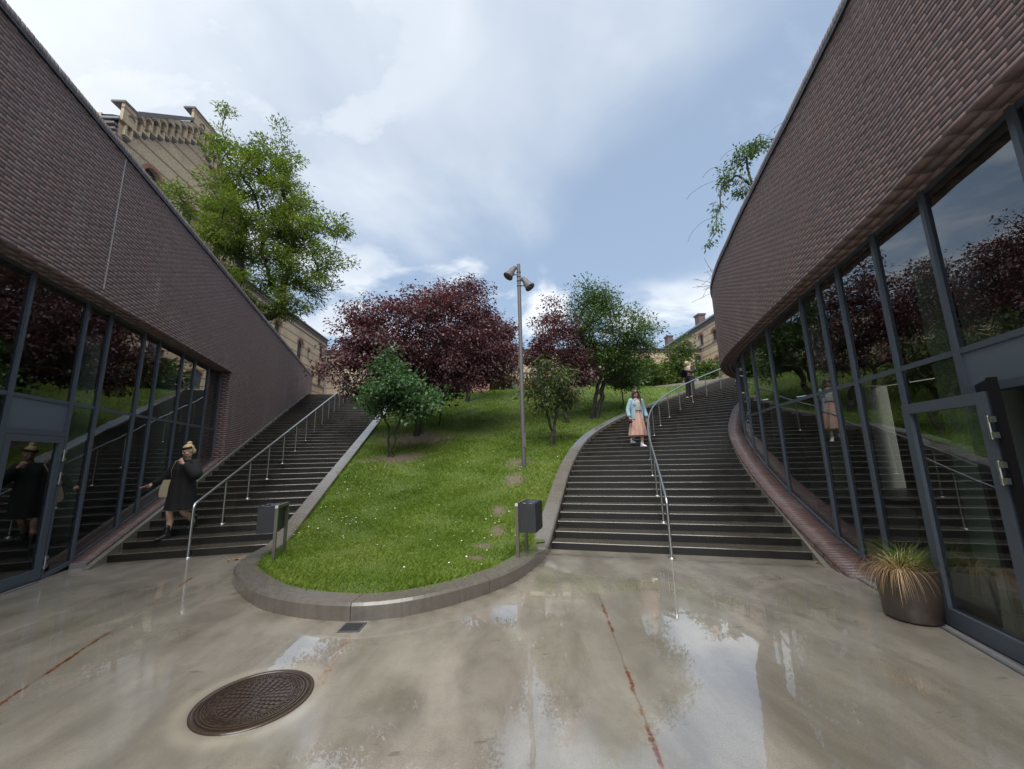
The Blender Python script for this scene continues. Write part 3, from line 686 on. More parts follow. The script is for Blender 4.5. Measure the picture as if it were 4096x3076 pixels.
for k in np.linspace(-.2, 46, 120):
    p = r_right(k); q = rpath(k, 2.12+.146*max(k, 0)/20); z = RR*k+.012; rs.append([tuple(v3(p, z-.4)), tuple(v3(q, z-.4)), tuple(v3(q, z)), tuple(v3(p, z))])
m.rings(rs, True, False).build('gutter', M['stringer'], st)

# ------------------------------------------------------------------ doors and fittings
def leaf(bd, a, b, z0, z1, n, hinge_at_b, nm='door'):
    a, b, n = (np.array(q, float) for q in (a, b, n)); t = (b-a)/np.linalg.norm(b-a); Lw = np.linalg.norm(b-a); s_ = .095
    fr = MB()
    for (c0, c1) in ((0, s_), (Lw-s_, Lw)): fr.obox(v3(a+t*(c0+c1)/2, (z0+z1)/2), v3(t, 0), v3(n, 0), UPV, (c1-c0)/2, .032, (z1-z0)/2)
    for (c0, c1) in ((z0, z0+.15), (z1-s_, z1)): fr.obox(v3(a+t*Lw/2, (c0+c1)/2), v3(t, 0), v3(n, 0), UPV, Lw/2-s_, .032, (c1-c0)/2)
    d = fr.build(nm, M['frame'], bd)
    MB().add([v3(a+t*s_, z0+.15), v3(b-t*s_, z0+.15), v3(b-t*s_, z1-s_), v3(a+t*s_, z1-s_)], [(0, 1, 2, 3) if t[0]*n[1]-t[1]*n[0] < 0 else (3, 2, 1, 0)]).build('pane', M['glass'], d)
    hp = b if hinge_at_b else a; dr = t if hinge_at_b else -t
    for z in (z0+.22, z1-.62, z1-.28):
        h = MB().tube([v3(hp+n*.05+dr*.01, z-.09), v3(hp+n*.05+dr*.01, z+.09)], .014, 8)
        for zz in (-.06, .06): h.obox(v3(hp+n*.045+dr*.03, z+zz), v3(t, 0), v3(n, 0), UPV, .03, .012, .022)
        h.build('hinge', M['steel'], d)
    return d
a, b = GPl.at(-1.49-S0)[:2]+nl*.03, GPl.at(-.47-S0)[:2]+nl*.03
leaf(left_b, a, b, .02, 2.055, nl, True)
# open door leaf folded back against the right-hand glazing
tr = np.array([.272, .962]); nr = np.array([-tr[1], tr[0]]); h0 = np.array([3.70, 3.03])
leaf(right_b, h0, h0+tr*.97, .02, 2.03, nr, False)
jb = MB(); jp = GPr.at(mr[7])[:2]
bar_between(jb, v3(h0-tr*.05, .0), v3(h0-tr*.05, 2.13), .035, .05, v3(nr, 0)); 
jb.add([v3(h0-tr*.03, 0), v3(jp, 0), v3(jp, 2.13), v3(h0-tr*.03, 2.13)], [(0, 1, 2, 3)]); jb.build('door_jamb', M['black'], right_b)
for bdg, GPx, side, L_ in ((left_b, GPl, 1, [(1.1-S0, .75, .27), (-2.6-S0, 1.0, .30), (4.0-S0, .8, .28)]), (right_b, GPr, -1, [(GPr.inv((4.40, 4.5)), .75, .30), (GPr.inv((5.15, 7.3)), .8, .30), (GPr.inv((6.1, 10.2)), .8, .30), (GPr.inv((3.55, 1.6)), .8, .30)])):
    for u, o, r in L_:
        p = GPx.at(u)[:2]; t = GPx.tan(u); n = np.array([t[1], -t[0]])*side; c = p-n*o
        MB().tube([v3(c, 0), v3(c, 4.1)], r, 24, False).build('column', M['column'], bdg)
# furniture glimpsed behind the right glazing
def in_pt(p, o): u = GPr.inv(p); q = GPr.at(u)[:2]; t = GPr.tan(u); return q-np.array([-t[1], t[0]])*o, t
for pp, o, lab in (((5.15, 7.25), .62, 'teal table nearest the sloping brick sill, seen through the right glazing'), ((5.05, 6.7), 1.35, 'second teal table behind the glass nearer the open door')):
    c, t = in_pt(pp, o); tb = thing('table', lab, 'table', 'teal tables inside the right building')
    n = np.array([-t[1], t[0]])
    MB().obox(v3(c, .72), v3(t, 0), v3(n, 0), UPV, .42, .34, .018).build('table_top', M['teal'], tb)
    for i in (-1, 1):
        for jx in (-1, 1): q = c+t*.36*i+n*.28*jx; MB().tube([v3(q, .006), v3(q, .70)], .018, 6).build('leg', M['steel'], tb)
c, t = in_pt((4.45, 4.7), 1.9); cab = thing('cabinet', 'tall wooden cabinet standing inside behind the right glazing', 'cabinet'); n = np.array([-t[1], t[0]])
MB().obox(v3(c, .62), v3(t, 0), v3(n, 0), UPV, .32, .25, .61).build('carcass', M['wood'], cab)
for i in (-1, 1): MB().obox(v3(c+t*.155*i+n*.262, .64), v3(t, 0), v3(n, 0), UPV, .148, .01, .56).build('cabinet_door', M['wood'], cab)
# ------------------------------------------------------------------ old yellow-brick buildings round the upper court
def old_brick_mat():
    m, t, p, o = new_mat('yellow_brick_red_bands'); g = nd(t, 'ShaderNodeNewGeometry').outputs['Position']
    z = nd(t, 'ShaderNodeSeparateXYZ', i_0=g).outputs[2]
    fr = mth(t, 'FRACT', mth(t, 'DIVIDE', z, .82)); band = ramp(t, fr, [(.0, 1), (.15, 1), (.17, 0), (.98, 0)])
    mp = nd(t, 'ShaderNodeMapping', i_Vector=g, i_Scale=(1, 1, 3.4)).outputs[0]
    n = noise(t, mp, 7.5, 5, .75); n2 = noise(t, g, .5, 5, .6)
    c = ramp(t, n, [(.30, (.21,.172,.125)), (.5, (.42,.34,.235)), (.68, (.57,.48,.345))])
    c = mixc(t, ramp(t, n2, [(.5, 0), (.75, .5)]), c, (.15,.13,.105))
    rd = ramp(t, n, [(.3, (.15,.085,.068)), (.7, (.25,.14,.105))])
    c = mixc(t, mth(t, 'MULTIPLY', band, .85), c, rd); t.links.new(c, p.inputs['Base Color']); p.inputs['Roughness'].default_value = .9
    bump(t, p, n, .4, .02); return m
M['oldbrick'] = old_brick_mat()
M['redbrick'] = simple('red_arch_brick', (.24,.115,.085), .85, var=.35, scale=6)
M['chimney'] = simple('chimney_brick', (.13,.09,.085), .85, var=.3, scale=6)
M['oldstone'] = simple('weathered_coping', (.125,.115,.125), .7, var=.3, scale=3)
M['slate'] = simple('slate_roof', (.17,.19,.22), .5, var=.25, scale=3)
M['wframe'] = simple('dark_window_frame', (.035,.045,.050), .5)
M['oldglass'] = simple('reflecting_window_pane', (.05,.06,.07), .03, 0, .1, 2, 0, 1.0)
M['zinc'] = simple('zinc_pipe', (.36,.37,.38), .4, .7)
M['gutter'] = simple('gutter_black', (.05,.055,.06), .5)
class Facade:
    def __init__(s, o, d, side): s.o = np.array([o[0], o[1]], float); s.d = np.array(d, float)/np.linalg.norm(d); s.n = np.array([s.d[1], -s.d[0]])*side; s.side = side
    def P(s, u, z, off=0.0): q = s.o+s.d*u+s.n*off; return (q[0], q[1], z)
    def poly(s, mb, outline, holes, off=0.0, reveal=0.0):
        loops = [[Vector((u, z, 0)) for u, z in L] for L in [outline]+holes]
        flat = [p for L in loops for p in L]; tris = tessellate_polygon(loops)
        mb.add([s.P(p.x, p.y, off) for p in flat], [tuple(t) for t in tris])
        for L in holes:
            if reveal:
                n = len(L); mb.add([s.P(u, z, off) for u, z in L]+[s.P(u, z, off-reveal) for u, z in L], [(i, (i+1) % n, n+(i+1) % n, n+i) for i in range(n)])
    def slab(s, mb, u0, u1, z0, z1, o0, o1, zz0=None, zz1=None):
        zz0 = z0 if zz0 is None else zz0; zz1 = z1 if zz1 is None else zz1
        mb.add([s.P(u0, z0, o0), s.P(u1, zz0, o0), s.P(u1, zz0, o1), s.P(u0, z0, o1), s.P(u0, z1, o0), s.P(u1, zz1, o0), s.P(u1, zz1, o1), s.P(u0, z1, o1)], [(0,3,2,1),(4,5,6,7),(0,1,5,4),(1,2,6,5),(2,3,7,6),(3,0,4,7)])
def arch(u0, u1, z0, z1, n=8):
    r = (u1-u0)/2; c = (u0+u1)/2; zs_ = z1-r
    return [(u0, z0), (u1, z0)]+[(c+r*math.cos(math.pi*i/n), zs_+r*math.sin(math.pi*i/n)) for i in range(n+1)]
def add_window(F, parent, u0, u1, z0, z1, reveal=.28, ring=.2, openleaf=False):
    A = arch(u0, u1, z0, z1); c = (u0+u1)/2; r = (u1-u0)/2; zsp = z1-r
    if ring:
        rg = MB(); n = 12
        pts = [(c+(r+e)*math.cos(math.pi*i/n), zsp+(r+e)*math.sin(math.pi*i/n)) for e in (0.0, ring) for i in range(n+1)]
        pts2 = [F.P(u, z, .035) for u, z in pts]+[F.P(u, z, -.02) for u, z in pts]; k = n+1; m2 = 2*k
        rg.add(pts2, [(i, i+1, k+i+1, k+i) for i in range(n)]+[(k+i, k+i+1, m2+k+i+1, m2+k+i) for i in range(n)]+[(i, i+1, m2+i+1, m2+i) for i in range(n)])
        w = rg.build('window_arch', M['redbrick'], parent)
    fr = MB(); t = max(.035, (u1-u0)*.05); o = -reveal+.05
    inner = arch(u0+t, u1-t, z0+t, z1-t)
    nn = len(A); fr.add([F.P(u, z, o) for u, z in A]+[F.P(u, z, o) for u, z in inner], [(i, (i+1) % nn, nn+(i+1) % nn, nn+i) for i in range(nn)])
    F.slab(fr, c-t*.6, c+t*.6, z0, z1-.02, o-.03, o+.01)
    zz = z0+(zsp-z0)*.5
    for zq, w_ in ((zsp, t*.7), (zz, t*.4)): F.slab(fr, u0, u1, zq-w_*.5, zq+w_*.5, o-.03, o+.01)
    for ux in (u0+(u1-u0)*.27, u0+(u1-u0)*.73): F.slab(fr, ux-t*.2, ux+t*.2, z0, zsp+r*.75, o-.03, o+.008)
    w = fr.build('window', M['wframe'], parent)
    pn = MB(); F.poly(pn, A, [], o-.02); pn.build('pane', M['oldglass'], w)
    sl = MB(); F.slab(sl, u0-.08, u1+.08, z0-.10, z0, -.2, .06); sl.build('sill', M['oldstone'], w)
    if openleaf:
        q = MB(); hw = (u1-u0)*.5
        for (a, b, e, f) in ((0, 1, z0+.05, z0+.11), (0, 1, zsp-.03, zsp+.03), (0, .08, z0+.05, zsp), (.92, 1, z0+.05, zsp), (0, 1, zz-.02, zz+.02)):
            q.add([F.P(u1, e, -.1+a*hw*1.1), F.P(u1, e, -.1+b*hw*1.1), F.P(u1, f, -.1+b*hw*1.1), F.P(u1, f, -.1+a*hw*1.1)], [(0, 1, 2, 3)])
        q.build('casement', M['pale_mortar'], w)
    return A
# --- left wing: tall gabled block and a lower range behind it
h = R_(-4.2); FL = Facade((-20, 20), (math.sin(h), math.cos(h)), 1)
ob = thing('old_brick_building', 'old yellow brick building with red bands and a corbelled gable behind the tall green tree', 'building', 'old banded brick buildings around the upper court')
g0, g1, ga, ez, az_ = -2.7, 7.9, 2.6, 19.1, 24.0
wins = [(-.95, .15, 15.4, 17.95, False), (1.95, 2.95, 15.2, 17.7, False), (4.9, 5.8, 15.0, 17.2, False), (-.9, .1, 10.6, 13.0, False), (2.1, 3.1, 10.6, 13.0, False), (5.0, 6.0, 10.6, 13.0, False)]
gw = MB(); outl = [(g0, 5.3), (g1, 5.3), (g1, 20.0), (7.2, 20.0), (7.2, 19.9), (3.6, 23.05), (3.6, 24.0), (1.6, 24.0), (1.6, 23.05), (-2.0, 19.9), (-2.0, 20.0), (g0, 20.0)]
FL.poly(gw, outl, [arch(a, b, c, d) for a, b, c, d, _ in wins], 0, .28)
FL.slab(gw, g0, g1, 5.3, 19.4, -9, -.9); gwo = gw.build('gable_wall', M['oldbrick'], ob)
for a, b, c, d, e in wins: add_window(FL, ob, a, b, c, d)
# side return of the near corner and its cornice
for z0, z1, o in ((18.05, 18.2, .12), (18.3, 18.42, .2), (18.55, 18.66, .28), (19.0, 19.12, .1)):
    m_ = MB(); FL.slab(m_, g0-o, g0-.002, z0, z1, -9, .05); m_.build('cornice', M['oldstone'] if z0 < 19 else M['slate'], ob)
# raking corbel table with round-headed niches
for i in range(23):
    left = i < 11; k = i if left else 22-i
    uu = (-2.25+k*.46) if left else (2*ga+2.25-k*.46)-0.0
    if left and i == 10: pass
    zt_ = 19.62+k*.358
    w_ = .46; a, b = uu-w_/2, uu+w_/2
    dz = .358/.46*w_/2*(1 if left else -1)
    pm = MB(); zlo = zt_-(.95 if k else 1.25)
    FL.poly(pm, [(a+.01, zlo), (b-.01, zlo), (b-.01, zt_+.34+dz), (a+.01, zt_+.34-dz)], [arch(uu-.135, uu+.135, zlo+.10, zt_-.02, 6)], .16, .15)
    FL.slab(pm, a+.01, b-.01, zlo-.02, zlo, 0, .16); pm.add([FL.P(a+.01, zlo, 0), FL.P(a+.01, zlo, .16), FL.P(a+.01, zt_+.34-dz, .16), FL.P(a+.01, zt_+.34-dz, 0)], [(0, 1, 2, 3)]); pm.add([FL.P(b-.01, zlo, 0), FL.P(b-.01, zlo, .16), FL.P(b-.01, zt_+.34+dz, .16), FL.P(b-.01, zt_+.34+dz, 0)], [(0, 1, 2, 3)])
    q = pm.build('corbel_arch', M['oldbrick'], ob)
    rg = MB(); c_ = uu; r_ = .135; zs_ = zt_-.02-r_; n = 8
    pts = [(c_+(r_+e)*math.cos(math.pi*j_/n), zs_+(r_+e)*math.sin(math.pi*j_/n)) for e in (.0, .07) for j_ in range(n+1)]
    kk_ = n+1; rg.add([FL.P(u, z, .20) for u, z in pts]+[FL.P(u, z, .14) for u, z in pts], [(j_, j_+1, kk_+j_+1, kk_+j_) for j_ in range(n)]+[(kk_+j_, kk_+j_+1, 3*kk_+j_+1, 3*kk_+j_) for j_ in range(n)])
    rg.build('hood_mould', M['oldstone'], q)
    cb_ = MB(); FL.slab(cb_, uu-.17, uu+.17, zlo-.14, zlo-.02, 0, .13); FL.slab(cb_, uu-.12, uu+.12, zlo-.22, zlo-.14, 0, .08); cb_.build('corbel', M['oldstone'], q)
for qa in ((-2.0, 1.6, 19.95, 20.2, -.35, .22, 23.1, 23.35), (3.6, 7.2, 23.1, 23.35, -.35, .22, 19.95, 20.2)): cp_ = MB(); FL.slab(cp_, *qa); cp_.build('raking_coping', M['oldstone'], ob)
for a, b, z in ((g0, -2.0, 20.02), (7.2, g1, 20.02), (1.6, 3.6, 24.02)):
    m_ = MB(); FL.slab(m_, a-.06, b+.06, z, z+.11, -.5, .20); m_.build('pier_coping', M['oldstone'], ob)
    m_ = MB(); FL.slab(m_, a, b, z-1.0, z, 0.0, .15); m_.build('pier', M['oldbrick'], ob)
rf_ = MB(); rf_.add([FL.P(g0, 19.3, -.35), FL.P(ga, 23.3, -.35), FL.P(ga, 23.3, -12), FL.P(g0, 19.3, -12), FL.P(g1, 19.3, -.35), FL.P(g1, 19.3, -12)], [(0, 1, 2, 3), (1, 4, 5, 2)]); rf_.build('roof', M['slate'], ob)
lw = [(10.0, 11.1, 12.0, 14.4, False), (13.9, 15.0, 12.0, 14.4, False), (18.4, 19.6, 11.3, 13.9, False), (10.1, 11.0, 8.4, 10.6, False), (14.1, 15.0, 8.4, 10.6, False), (20.75, 21.15, 12.4, 13.4, False), (23.75, 24.85, 10.05, 11.95, False), (23.7, 24.8, 13.2, 14.8, False)]
m_ = MB(); FL.poly(m_, [(g1, 5.3), (25.55, 5.3), (25.55, 15.5), (g1, 15.5)], [arch(a, b, c, d) for a, b, c, d, _ in lw], -.25, .28); m_.build('range_wall', M['oldbrick'], ob)
FL2 = Facade(FL.o-FL.n*.25, FL.d, 1)
for a, b, c, d, e in lw: add_window(FL2, ob, a, b, c, d)
for z0, z1, o in ((15.2, 15.3, .08), (15.38, 15.5, .16), (15.58, 15.72, .3), (14.85, 14.93, .05), (11.15, 11.25, .06), (9.75, 9.87, .07)):
    m_ = MB(); FL2.slab(m_, g1, 25.5, z0, z1, -.1, o); m_.build('cornice' if z0 > 12 else 'string_course', M['gutter'] if z0 > 15.5 else M['oldstone'], ob)
m_ = MB(); m_.add([FL2.P(g1, 15.72, .3), FL2.P(25.5, 15.72, .3), FL2.P(25.5, 19.0, -5), FL2.P(g1, 19.0, -5), FL2.P(25.5, 15.72, -10), FL2.P(g1, 15.72, -10)], [(0, 1, 2, 3), (3, 2, 4, 5)]); m_.build('range_roof', M['slate'], ob)
m_ = MB(); m_.tube([FL2.P(25.35, 15.5, .14), FL2.P(25.35, 5.5, .14)], .06, 8); m_.build('downpipe', M['zinc'], ob)
# --- back wing facing the camera
FB = Facade(FL2.P(25.55, 0)[:2], (1, .065), 1)
bb = thing('old_brick_building', 'far old yellow brick wing closing the court behind the copper trees', 'building', 'old banded brick buildings around the upper court')
bw = [(2.2, 2.75, 10.2, 11.4, False)]
for i in range(13):
    u = 5.2+i*3.35; bw += [(u, u+.95, 11.9, 13.6, False), (u, u+1.0, 9.0, 10.75, False), (u, u+.9, 6.4, 8.0, False)]
m_ = MB(); FB.poly(m_, [(-1, 5.3), (50, 5.3), (50, 14.3), (-1, 14.3)], [arch(a, b, c, d) for a, b, c, d, _ in bw], 0, .28); m_.build('wall', M['oldbrick'], bb)
for a, b, c, d, e in bw: add_window(FB, bb, a, b, c, d, ring=.18)
for z0, z1, o in ((14.0, 14.1, .08), (14.18, 14.3, .16), (14.38, 14.5, .3), (11.4, 11.52, .06)):
    m_ = MB(); FB.slab(m_, -.6, 50, z0, z1, -.1, o); m_.build('cornice' if z0 > 12 else 'string_course', M['oldstone'], bb)
m_ = MB(); m_.add([FB.P(-1, 14.5, .3), FB.P(50, 14.5, .3), FB.P(50, 15.6, -5), FB.P(-1, 15.6, -5)], [(0, 1, 2, 3)]); m_.build('roof', M['slate'], bb)
# --- right wing
h = R_(-2.5); FR = Facade((24, 50), (math.sin(h), math.cos(h)), -1)
rb = thing('old_brick_building', 'old yellow brick wing with red arched windows and chimneys above the curved stairs', 'building', 'old banded brick buildings around the upper court')
rw = []
for i in range(-4, 8):
    u = -1.9+i*3.0; rw += [(u-.5, u+.5, 14.55+(.25 if i % 2 == 0 else 0), 16.3-(0 if i % 2 == 0 else .35), False), (u-.45, u+.45, 11.0, 12.5, i == -1), (u-.45, u+.45, 7.2, 8.9, False)]
m_ = MB(); FR.poly(m_, [(-16, 5.3), (26, 5.3), (26, 17.3), (-16, 17.3)], [arch(a, b, c, d) for a, b, c, d, _ in rw], 0, .28); m_.build('wall', M['oldbrick'], rb)
for a, b, c, d, e in rw: add_window(FR, rb, a, b, c, d, ring=.24, openleaf=e)
for z0, z1, o in ((16.85, 16.95, .08), (17.02, 17.14, .16), (17.3, 17.5, .34), (14.28, 14.42, .07)):
    m_ = MB(); FR.slab(m_, -16, 26, z0, z1, -.1, o); m_.build('cornice' if z0 > 15 else 'string_course', M['slate'] if z0 > 17.2 else M['oldstone'], rb)
m_ = MB(); m_.add([FR.P(-16, 17.5, .34), FR.P(26, 17.5, .34), FR.P(26, 20.2, -5), FR.P(-16, 20.2, -5), FR.P(26, 17.5, -10), FR.P(-16, 17.5, -10)], [(0, 1, 2, 3), (3, 2, 4, 5)]); ro = m_.build('roof', M['slate'], rb)
for u in (-.1, 9.5, -9.5):
    m_ = MB(); FR.slab(m_, u-.55, u+.55, 17.6, 19.3, -1.6, -.75); FR.slab(m_, u-.65, u+.65, 19.3, 19.5, -1.7, -.65); FR.slab(m_, u-.65, u+.65, 17.5, 18.1, -1.7, -.65); m_.build('chimney', M['chimney'], ro)

# ------------------------------------------------------------------ plants
def leaf_mat(name, stops, trans=.32, rough=.5):
    m = bpy.data.materials.new(name); m.use_nodes = True; t = m.node_tree; t.nodes.clear(); o = nd(t, 'ShaderNodeOutputMaterial')
    tone = nd(t, 'ShaderNodeAttribute', attribute_name='tone').outputs['Fac']; c = ramp(t, tone, stops)
    p = nd(t, 'ShaderNodeBsdfPrincipled'); t.links.new(c, p.inputs['Base Color']); p.inputs['Roughness'].default_value = rough; p.inputs['Specular IOR Level'].default_value = .35
    tr = nd(t, 'ShaderNodeBsdfTranslucent'); t.links.new(mixc(t, 1.0, c, (1.0, 1.15, .55) if stops[0][1][1] > stops[0][1][0] else (1.5, .6, .5), 'MULTIPLY'), tr.inputs[0])
    mx = nd(t, 'ShaderNodeMixShader'); mx.inputs[0].default_value = trans; t.links.new(p.outputs[0], mx.inputs[1]); t.links.new(tr.outputs[0], mx.inputs[2]); t.links.new(mx.outputs[0], o.inputs[0]); return m
M['bark'] = simple('dark_wet_bark', (.035,.030,.026), .75, var=.4, scale=20, bmp=.6)
M['leaf_locust'] = leaf_mat('locust_leaves', [(0, (.058,.095,.017)), (.5, (.110,.155,.026)), (1, (.21,.245,.042))], .45)
M['leaf_copper'] = leaf_mat('copper_leaves', [(0, (.055,.028,.034)), (.5, (.100,.049,.058)), (.85, (.165,.100,.113)), (1, (.20,.085,.075))], .22, .38)
M['leaf_green'] = leaf_mat('green_leaves', [(0, (.042,.082,.026)), (.5, (.072,.122,.034)), (1, (.12,.175,.05))], .3, .42)
M['leaf_shrub'] = leaf_mat('broad_shrub_leaves', [(0, (.050,.110,.048)), (.5, (.080,.155,.070)), (1, (.145,.235,.12))], .28, .38)
M['leaf_far'] = leaf_mat('far_bush_leaves', [(0, (.040,.075,.020)), (.5, (.070,.115,.026)), (1, (.13,.17,.04))], .35)
M['leaf_yellow'] = leaf_mat('yellow_bush_leaves', [(0, (.16,.15,.02)), (1, (.34,.27,.035))], .35)
M['leaf_cherry'] = leaf_mat('cherry_leaves', [(0, (.040,.065,.020)), (.6, (.075,.105,.030)), (.9, (.12,.14,.05)), (1, (.26,.12,.05))], .3)
def unit(a): return a/(np.linalg.norm(a, axis=-1, keepdims=True)+1e-9)
def edges_mesh(A, Bp, ra, rb_, seg=5):
    n = len(A); t = unit(Bp-A); ref = np.where(np.abs(t[:, 2:3]) < .9, np.array([[0, 0, 1.]]), np.array([[1., 0, 0]])); u = unit(np.cross(ref, t)); w = np.cross(t, u)
    ang = np.arange(seg)*2*math.pi/seg; cs = np.cos(ang)[None, :, None]; sn = np.sin(ang)[None, :, None]
    off = u[:, None]*cs+w[:, None]*sn
    V = np.concatenate([A[:, None]+off*ra[:, None, None], Bp[:, None]+off*rb_[:, None, None]], 1).reshape(-1, 3)
    b = (np.arange(n)*2*seg)[:, None]; F = np.concatenate([b+np.array([[j_, (j_+1) % seg, seg+(j_+1) % seg, seg+j_]]) for j_ in range(seg)], 1).reshape(-1, 4)
    return V, F
def leaf_quads(P, D, Nn, l, w, fold=.25):
    S = unit(np.cross(D, Nn)); l = np.broadcast_to(l, len(P))[:, None]; w = np.broadcast_to(w, len(P))[:, None]
    V = np.stack([P, P+D*l*.42+S*w*.5+Nn*w*fold, P+D*l, P+D*l*.42-S*w*.5+Nn*w*fold], 1).reshape(-1, 3); F = (np.arange(len(P))*4)[:, None]+np.arange(4)[None]; return V, F
def make_tree(name, label, cat, bases, ells, n_att, trunk_r, leaf, mat, seed, group=None, per=40, spread=.3, size=.1, fork=.45, droop=.3, shell=.55, bare=0, parts=('trunk', 'crown')):
    r = np.random.default_rng(seed); E = np.array([list(c)+list(a) for c, a in ells], float); vol = E[:, 3]*E[:, 4]*E[:, 5]
    idx = r.choice(len(E), n_att, p=vol/vol.sum()); d = unit(r.normal(size=(n_att, 3))); rad = (shell+(1-shell)*r.random(n_att))[:, None]**1.0
    rad = np.where(r.random((n_att, 1)) < .3, r.random((n_att, 1))**.5, rad)
    att = E[idx, :3]+d*rad*E[idx, 3:]*(1+.12*r.normal(size=(n_att, 1)))
    cen = (E[:, :3]*vol[:, None]).sum(0)/vol.sum()
    pos = []; par = []
    for b in bases:
        b = np.array(b, float); top = b+(cen-b)*fork+np.append(r.normal(size=2)*.08, 0); n = 7; first = True
        for i in range(n+1):
            q = b+(top-b)*i/n+np.append(r.normal(size=2)*.03*(i > 0), 0); pos.append(q); par.append(-1 if first else len(pos)-2); first = False
    roots = len(pos); order = np.argsort(np.min(np.linalg.norm(att[:, None]-np.array(pos)[None], axis=2), axis=1)); term = []
    P = np.array(pos); 
    for a in att[order]:
        dv = a-P; dist = np.linalg.norm(dv, axis=1)+np.maximum(0, P[:, 2]-a[2]+.1)*.6; dist[:2] += 3; j_ = int(np.argmin(dist)); L = np.linalg.norm(a-P[j_]); n = max(2, min(6, int(L/.35)+1)); new = []
        bow = np.array([0, 0, 1.])*L*.10+r.normal(size=3)*L*.05; pj = j_
        for i in range(1, n+1):
            f = i/n; q = P[j_]*(1-f)+a*f+bow*math.sin(math.pi*f); new.append(q); par.append(pj); pj = len(P)+len(new)-1
        term.append(len(P)+len(new)-1); P = np.vstack([P, np.array(new)])
    par = np.array(par); cnt = np.zeros(len(P)); cnt[term] = 1
    for i in range(len(P)-1, -1, -1):
        if par[i] >= 0: cnt[par[i]] += cnt[i]
    rr_ = np.maximum(trunk_r*np.sqrt(cnt/max(cnt[0], cnt.max())), .005 if size > .05 else .004)
    th = thing(name, label, cat, group, loc=(0, 0, 0))
    e = np.where(par >= 0)[0]; V, F = edges_mesh(P[par[e]], P[e], np.minimum(rr_[par[e]], rr_[e]*1.5+.004), rr_[e], 6 if trunk_r > .06 else 5)
    obj(parts[0], mesh_np(parts[0], V, F, smooth=True), M['bark'], th)
    tp = P[term]; td = unit(P[term]-P[par[np.array(term)]])
    k = len(tp)*per; ti = np.repeat(np.arange(len(tp)), per); clump = r.normal(size=(len(tp), 1))*.16
    off = np.clip(r.normal(size=(k, 3)), -1.6, 1.6)*spread*np.array([1, 1, .55]); lp_ = tp[ti]+off-td[ti]*r.random((k, 1))*spread*1.3
    ld = unit(unit(off+1e-4)*.6+td[ti]*.6+r.normal(size=(k, 3))*.35+np.array([0, 0, -droop])); ln_ = unit(np.array([0, 0, 1.])+r.normal(size=(k, 3))*.45); ln_ = unit(ln_-ld*np.sum(ln_*ld, 1, keepdims=True))
    tone = np.clip(.5+clump[ti, 0]+r.normal(size=k)*.16, 0, 1)
    if leaf == 'frond':
        ns = 5; L = size*r.uniform(.7, 1.25, k); side = unit(np.cross(ld, ln_)); PP = []; DD = []; NN = []; LL = []; TT = []
        for i in range(ns):
            for sg in (-1, 1):
                PP.append(lp_+ld*(L*(i+.6)/ns)[:, None]-np.array([0, 0, 1.])*(L*.12*(i/ns)**2)[:, None]); DD.append(unit(side*sg+ld*.55+r.normal(size=(k, 3))*.12)); NN.append(ln_); LL.append(L*.36*(1-.35*abs(i-1.5)/ns)); TT.append(tone)
        LLc = np.concatenate(LL); V, F = leaf_quads(np.vstack(PP), np.vstack(DD), np.vstack(NN), LLc, LLc*.42, .1); tone = np.concatenate(TT)
    else:
        L = size*r.uniform(.65, 1.25, k); V, F = leaf_quads(lp_, ld, ln_, L, L*(.62 if leaf == 'broad' else .38), .2)
    obj(parts[1], mesh_np(parts[1], V, F, tone=tone), mat, th)
    if bare:
        A_ = []; B_ = []; 
        for i in range(bare):
            q = tp[r.integers(len(tp))].copy(); dv = unit(np.array([r.normal(), r.normal(), .6])); 
            for s_ in range(6): nq = q+dv*.16; A_.append(q); B_.append(nq); q = nq; dv = unit(dv+np.array([0, 0, -.28])+r.normal(size=3)*.1)
        V, F = edges_mesh(np.array(A_), np.array(B_), np.full(len(A_), .005), np.full(len(A_), .004), 4); obj('bare_twigs', mesh_np('bare_twigs', V, F), M['bark'], th)['kind'] = 'stuff'
    return th
Gz = lambda x, y, dz=-.05: (x, y, gz(x, y)+dz)
make_tree('locust_tree', 'tall airy light green tree rising behind the left brick wall', 'tree', [(-11.5, 17.0, 5.4), (-11.2, 17.3, 5.4)],
    [((-12.0, 17, 13.2), (2.7, 2.6, 3.4)), ((-14.3, 17, 18.3), (.55, .6, 1.3)), ((-13.6, 17, 16.4), (.9, 1.0, 1.5)), ((-9.4, 17, 11.6), (1.9, 1.9, 2.7)), ((-15.4, 17, 13.9), (1.5, 1.5, 1.2)), ((-11.4, 17, 16.3), (1.3, 1.3, 1.7)), ((-10.4, 16.6, 9.0), (2.4, 1.8, 1.6)), ((-13.6, 16.8, 10.6), (1.7, 1.6, 1.7))],
    400, .19, 'leaf', M['leaf_locust'], 11, per=125, spread=.24, size=.155, fork=.45, droop=.25)
make_tree('copper_tree', 'large dome-shaped dark red tree in the middle of the lawn', 'tree', [Gz(-3.62, 14.8), Gz(-3.4, 14.95)],
    [((-3.5, 14.8, 6.2), (2.9, 2.4, 2.0)), ((-5.7, 14.4, 4.9), (1.2, 1.2, 1.1)), ((-.9, 14.9, 5.8), (1.2, 1.5, 1.5)), ((-2.2, 14.8, 7.7), (1.3, 1.2, 1.0)), ((-4.6, 13.6, 5.2), (1.6, 1.2, 1.1)), ((-1.9, 13.6, 5.0), (1.5, 1.1, 1.1))],
    430, .13, 'broad', M['leaf_copper'], 23, 'copper trees on the lawn', per=150, spread=.26, size=.108, fork=.5, droop=.75, shell=.72)
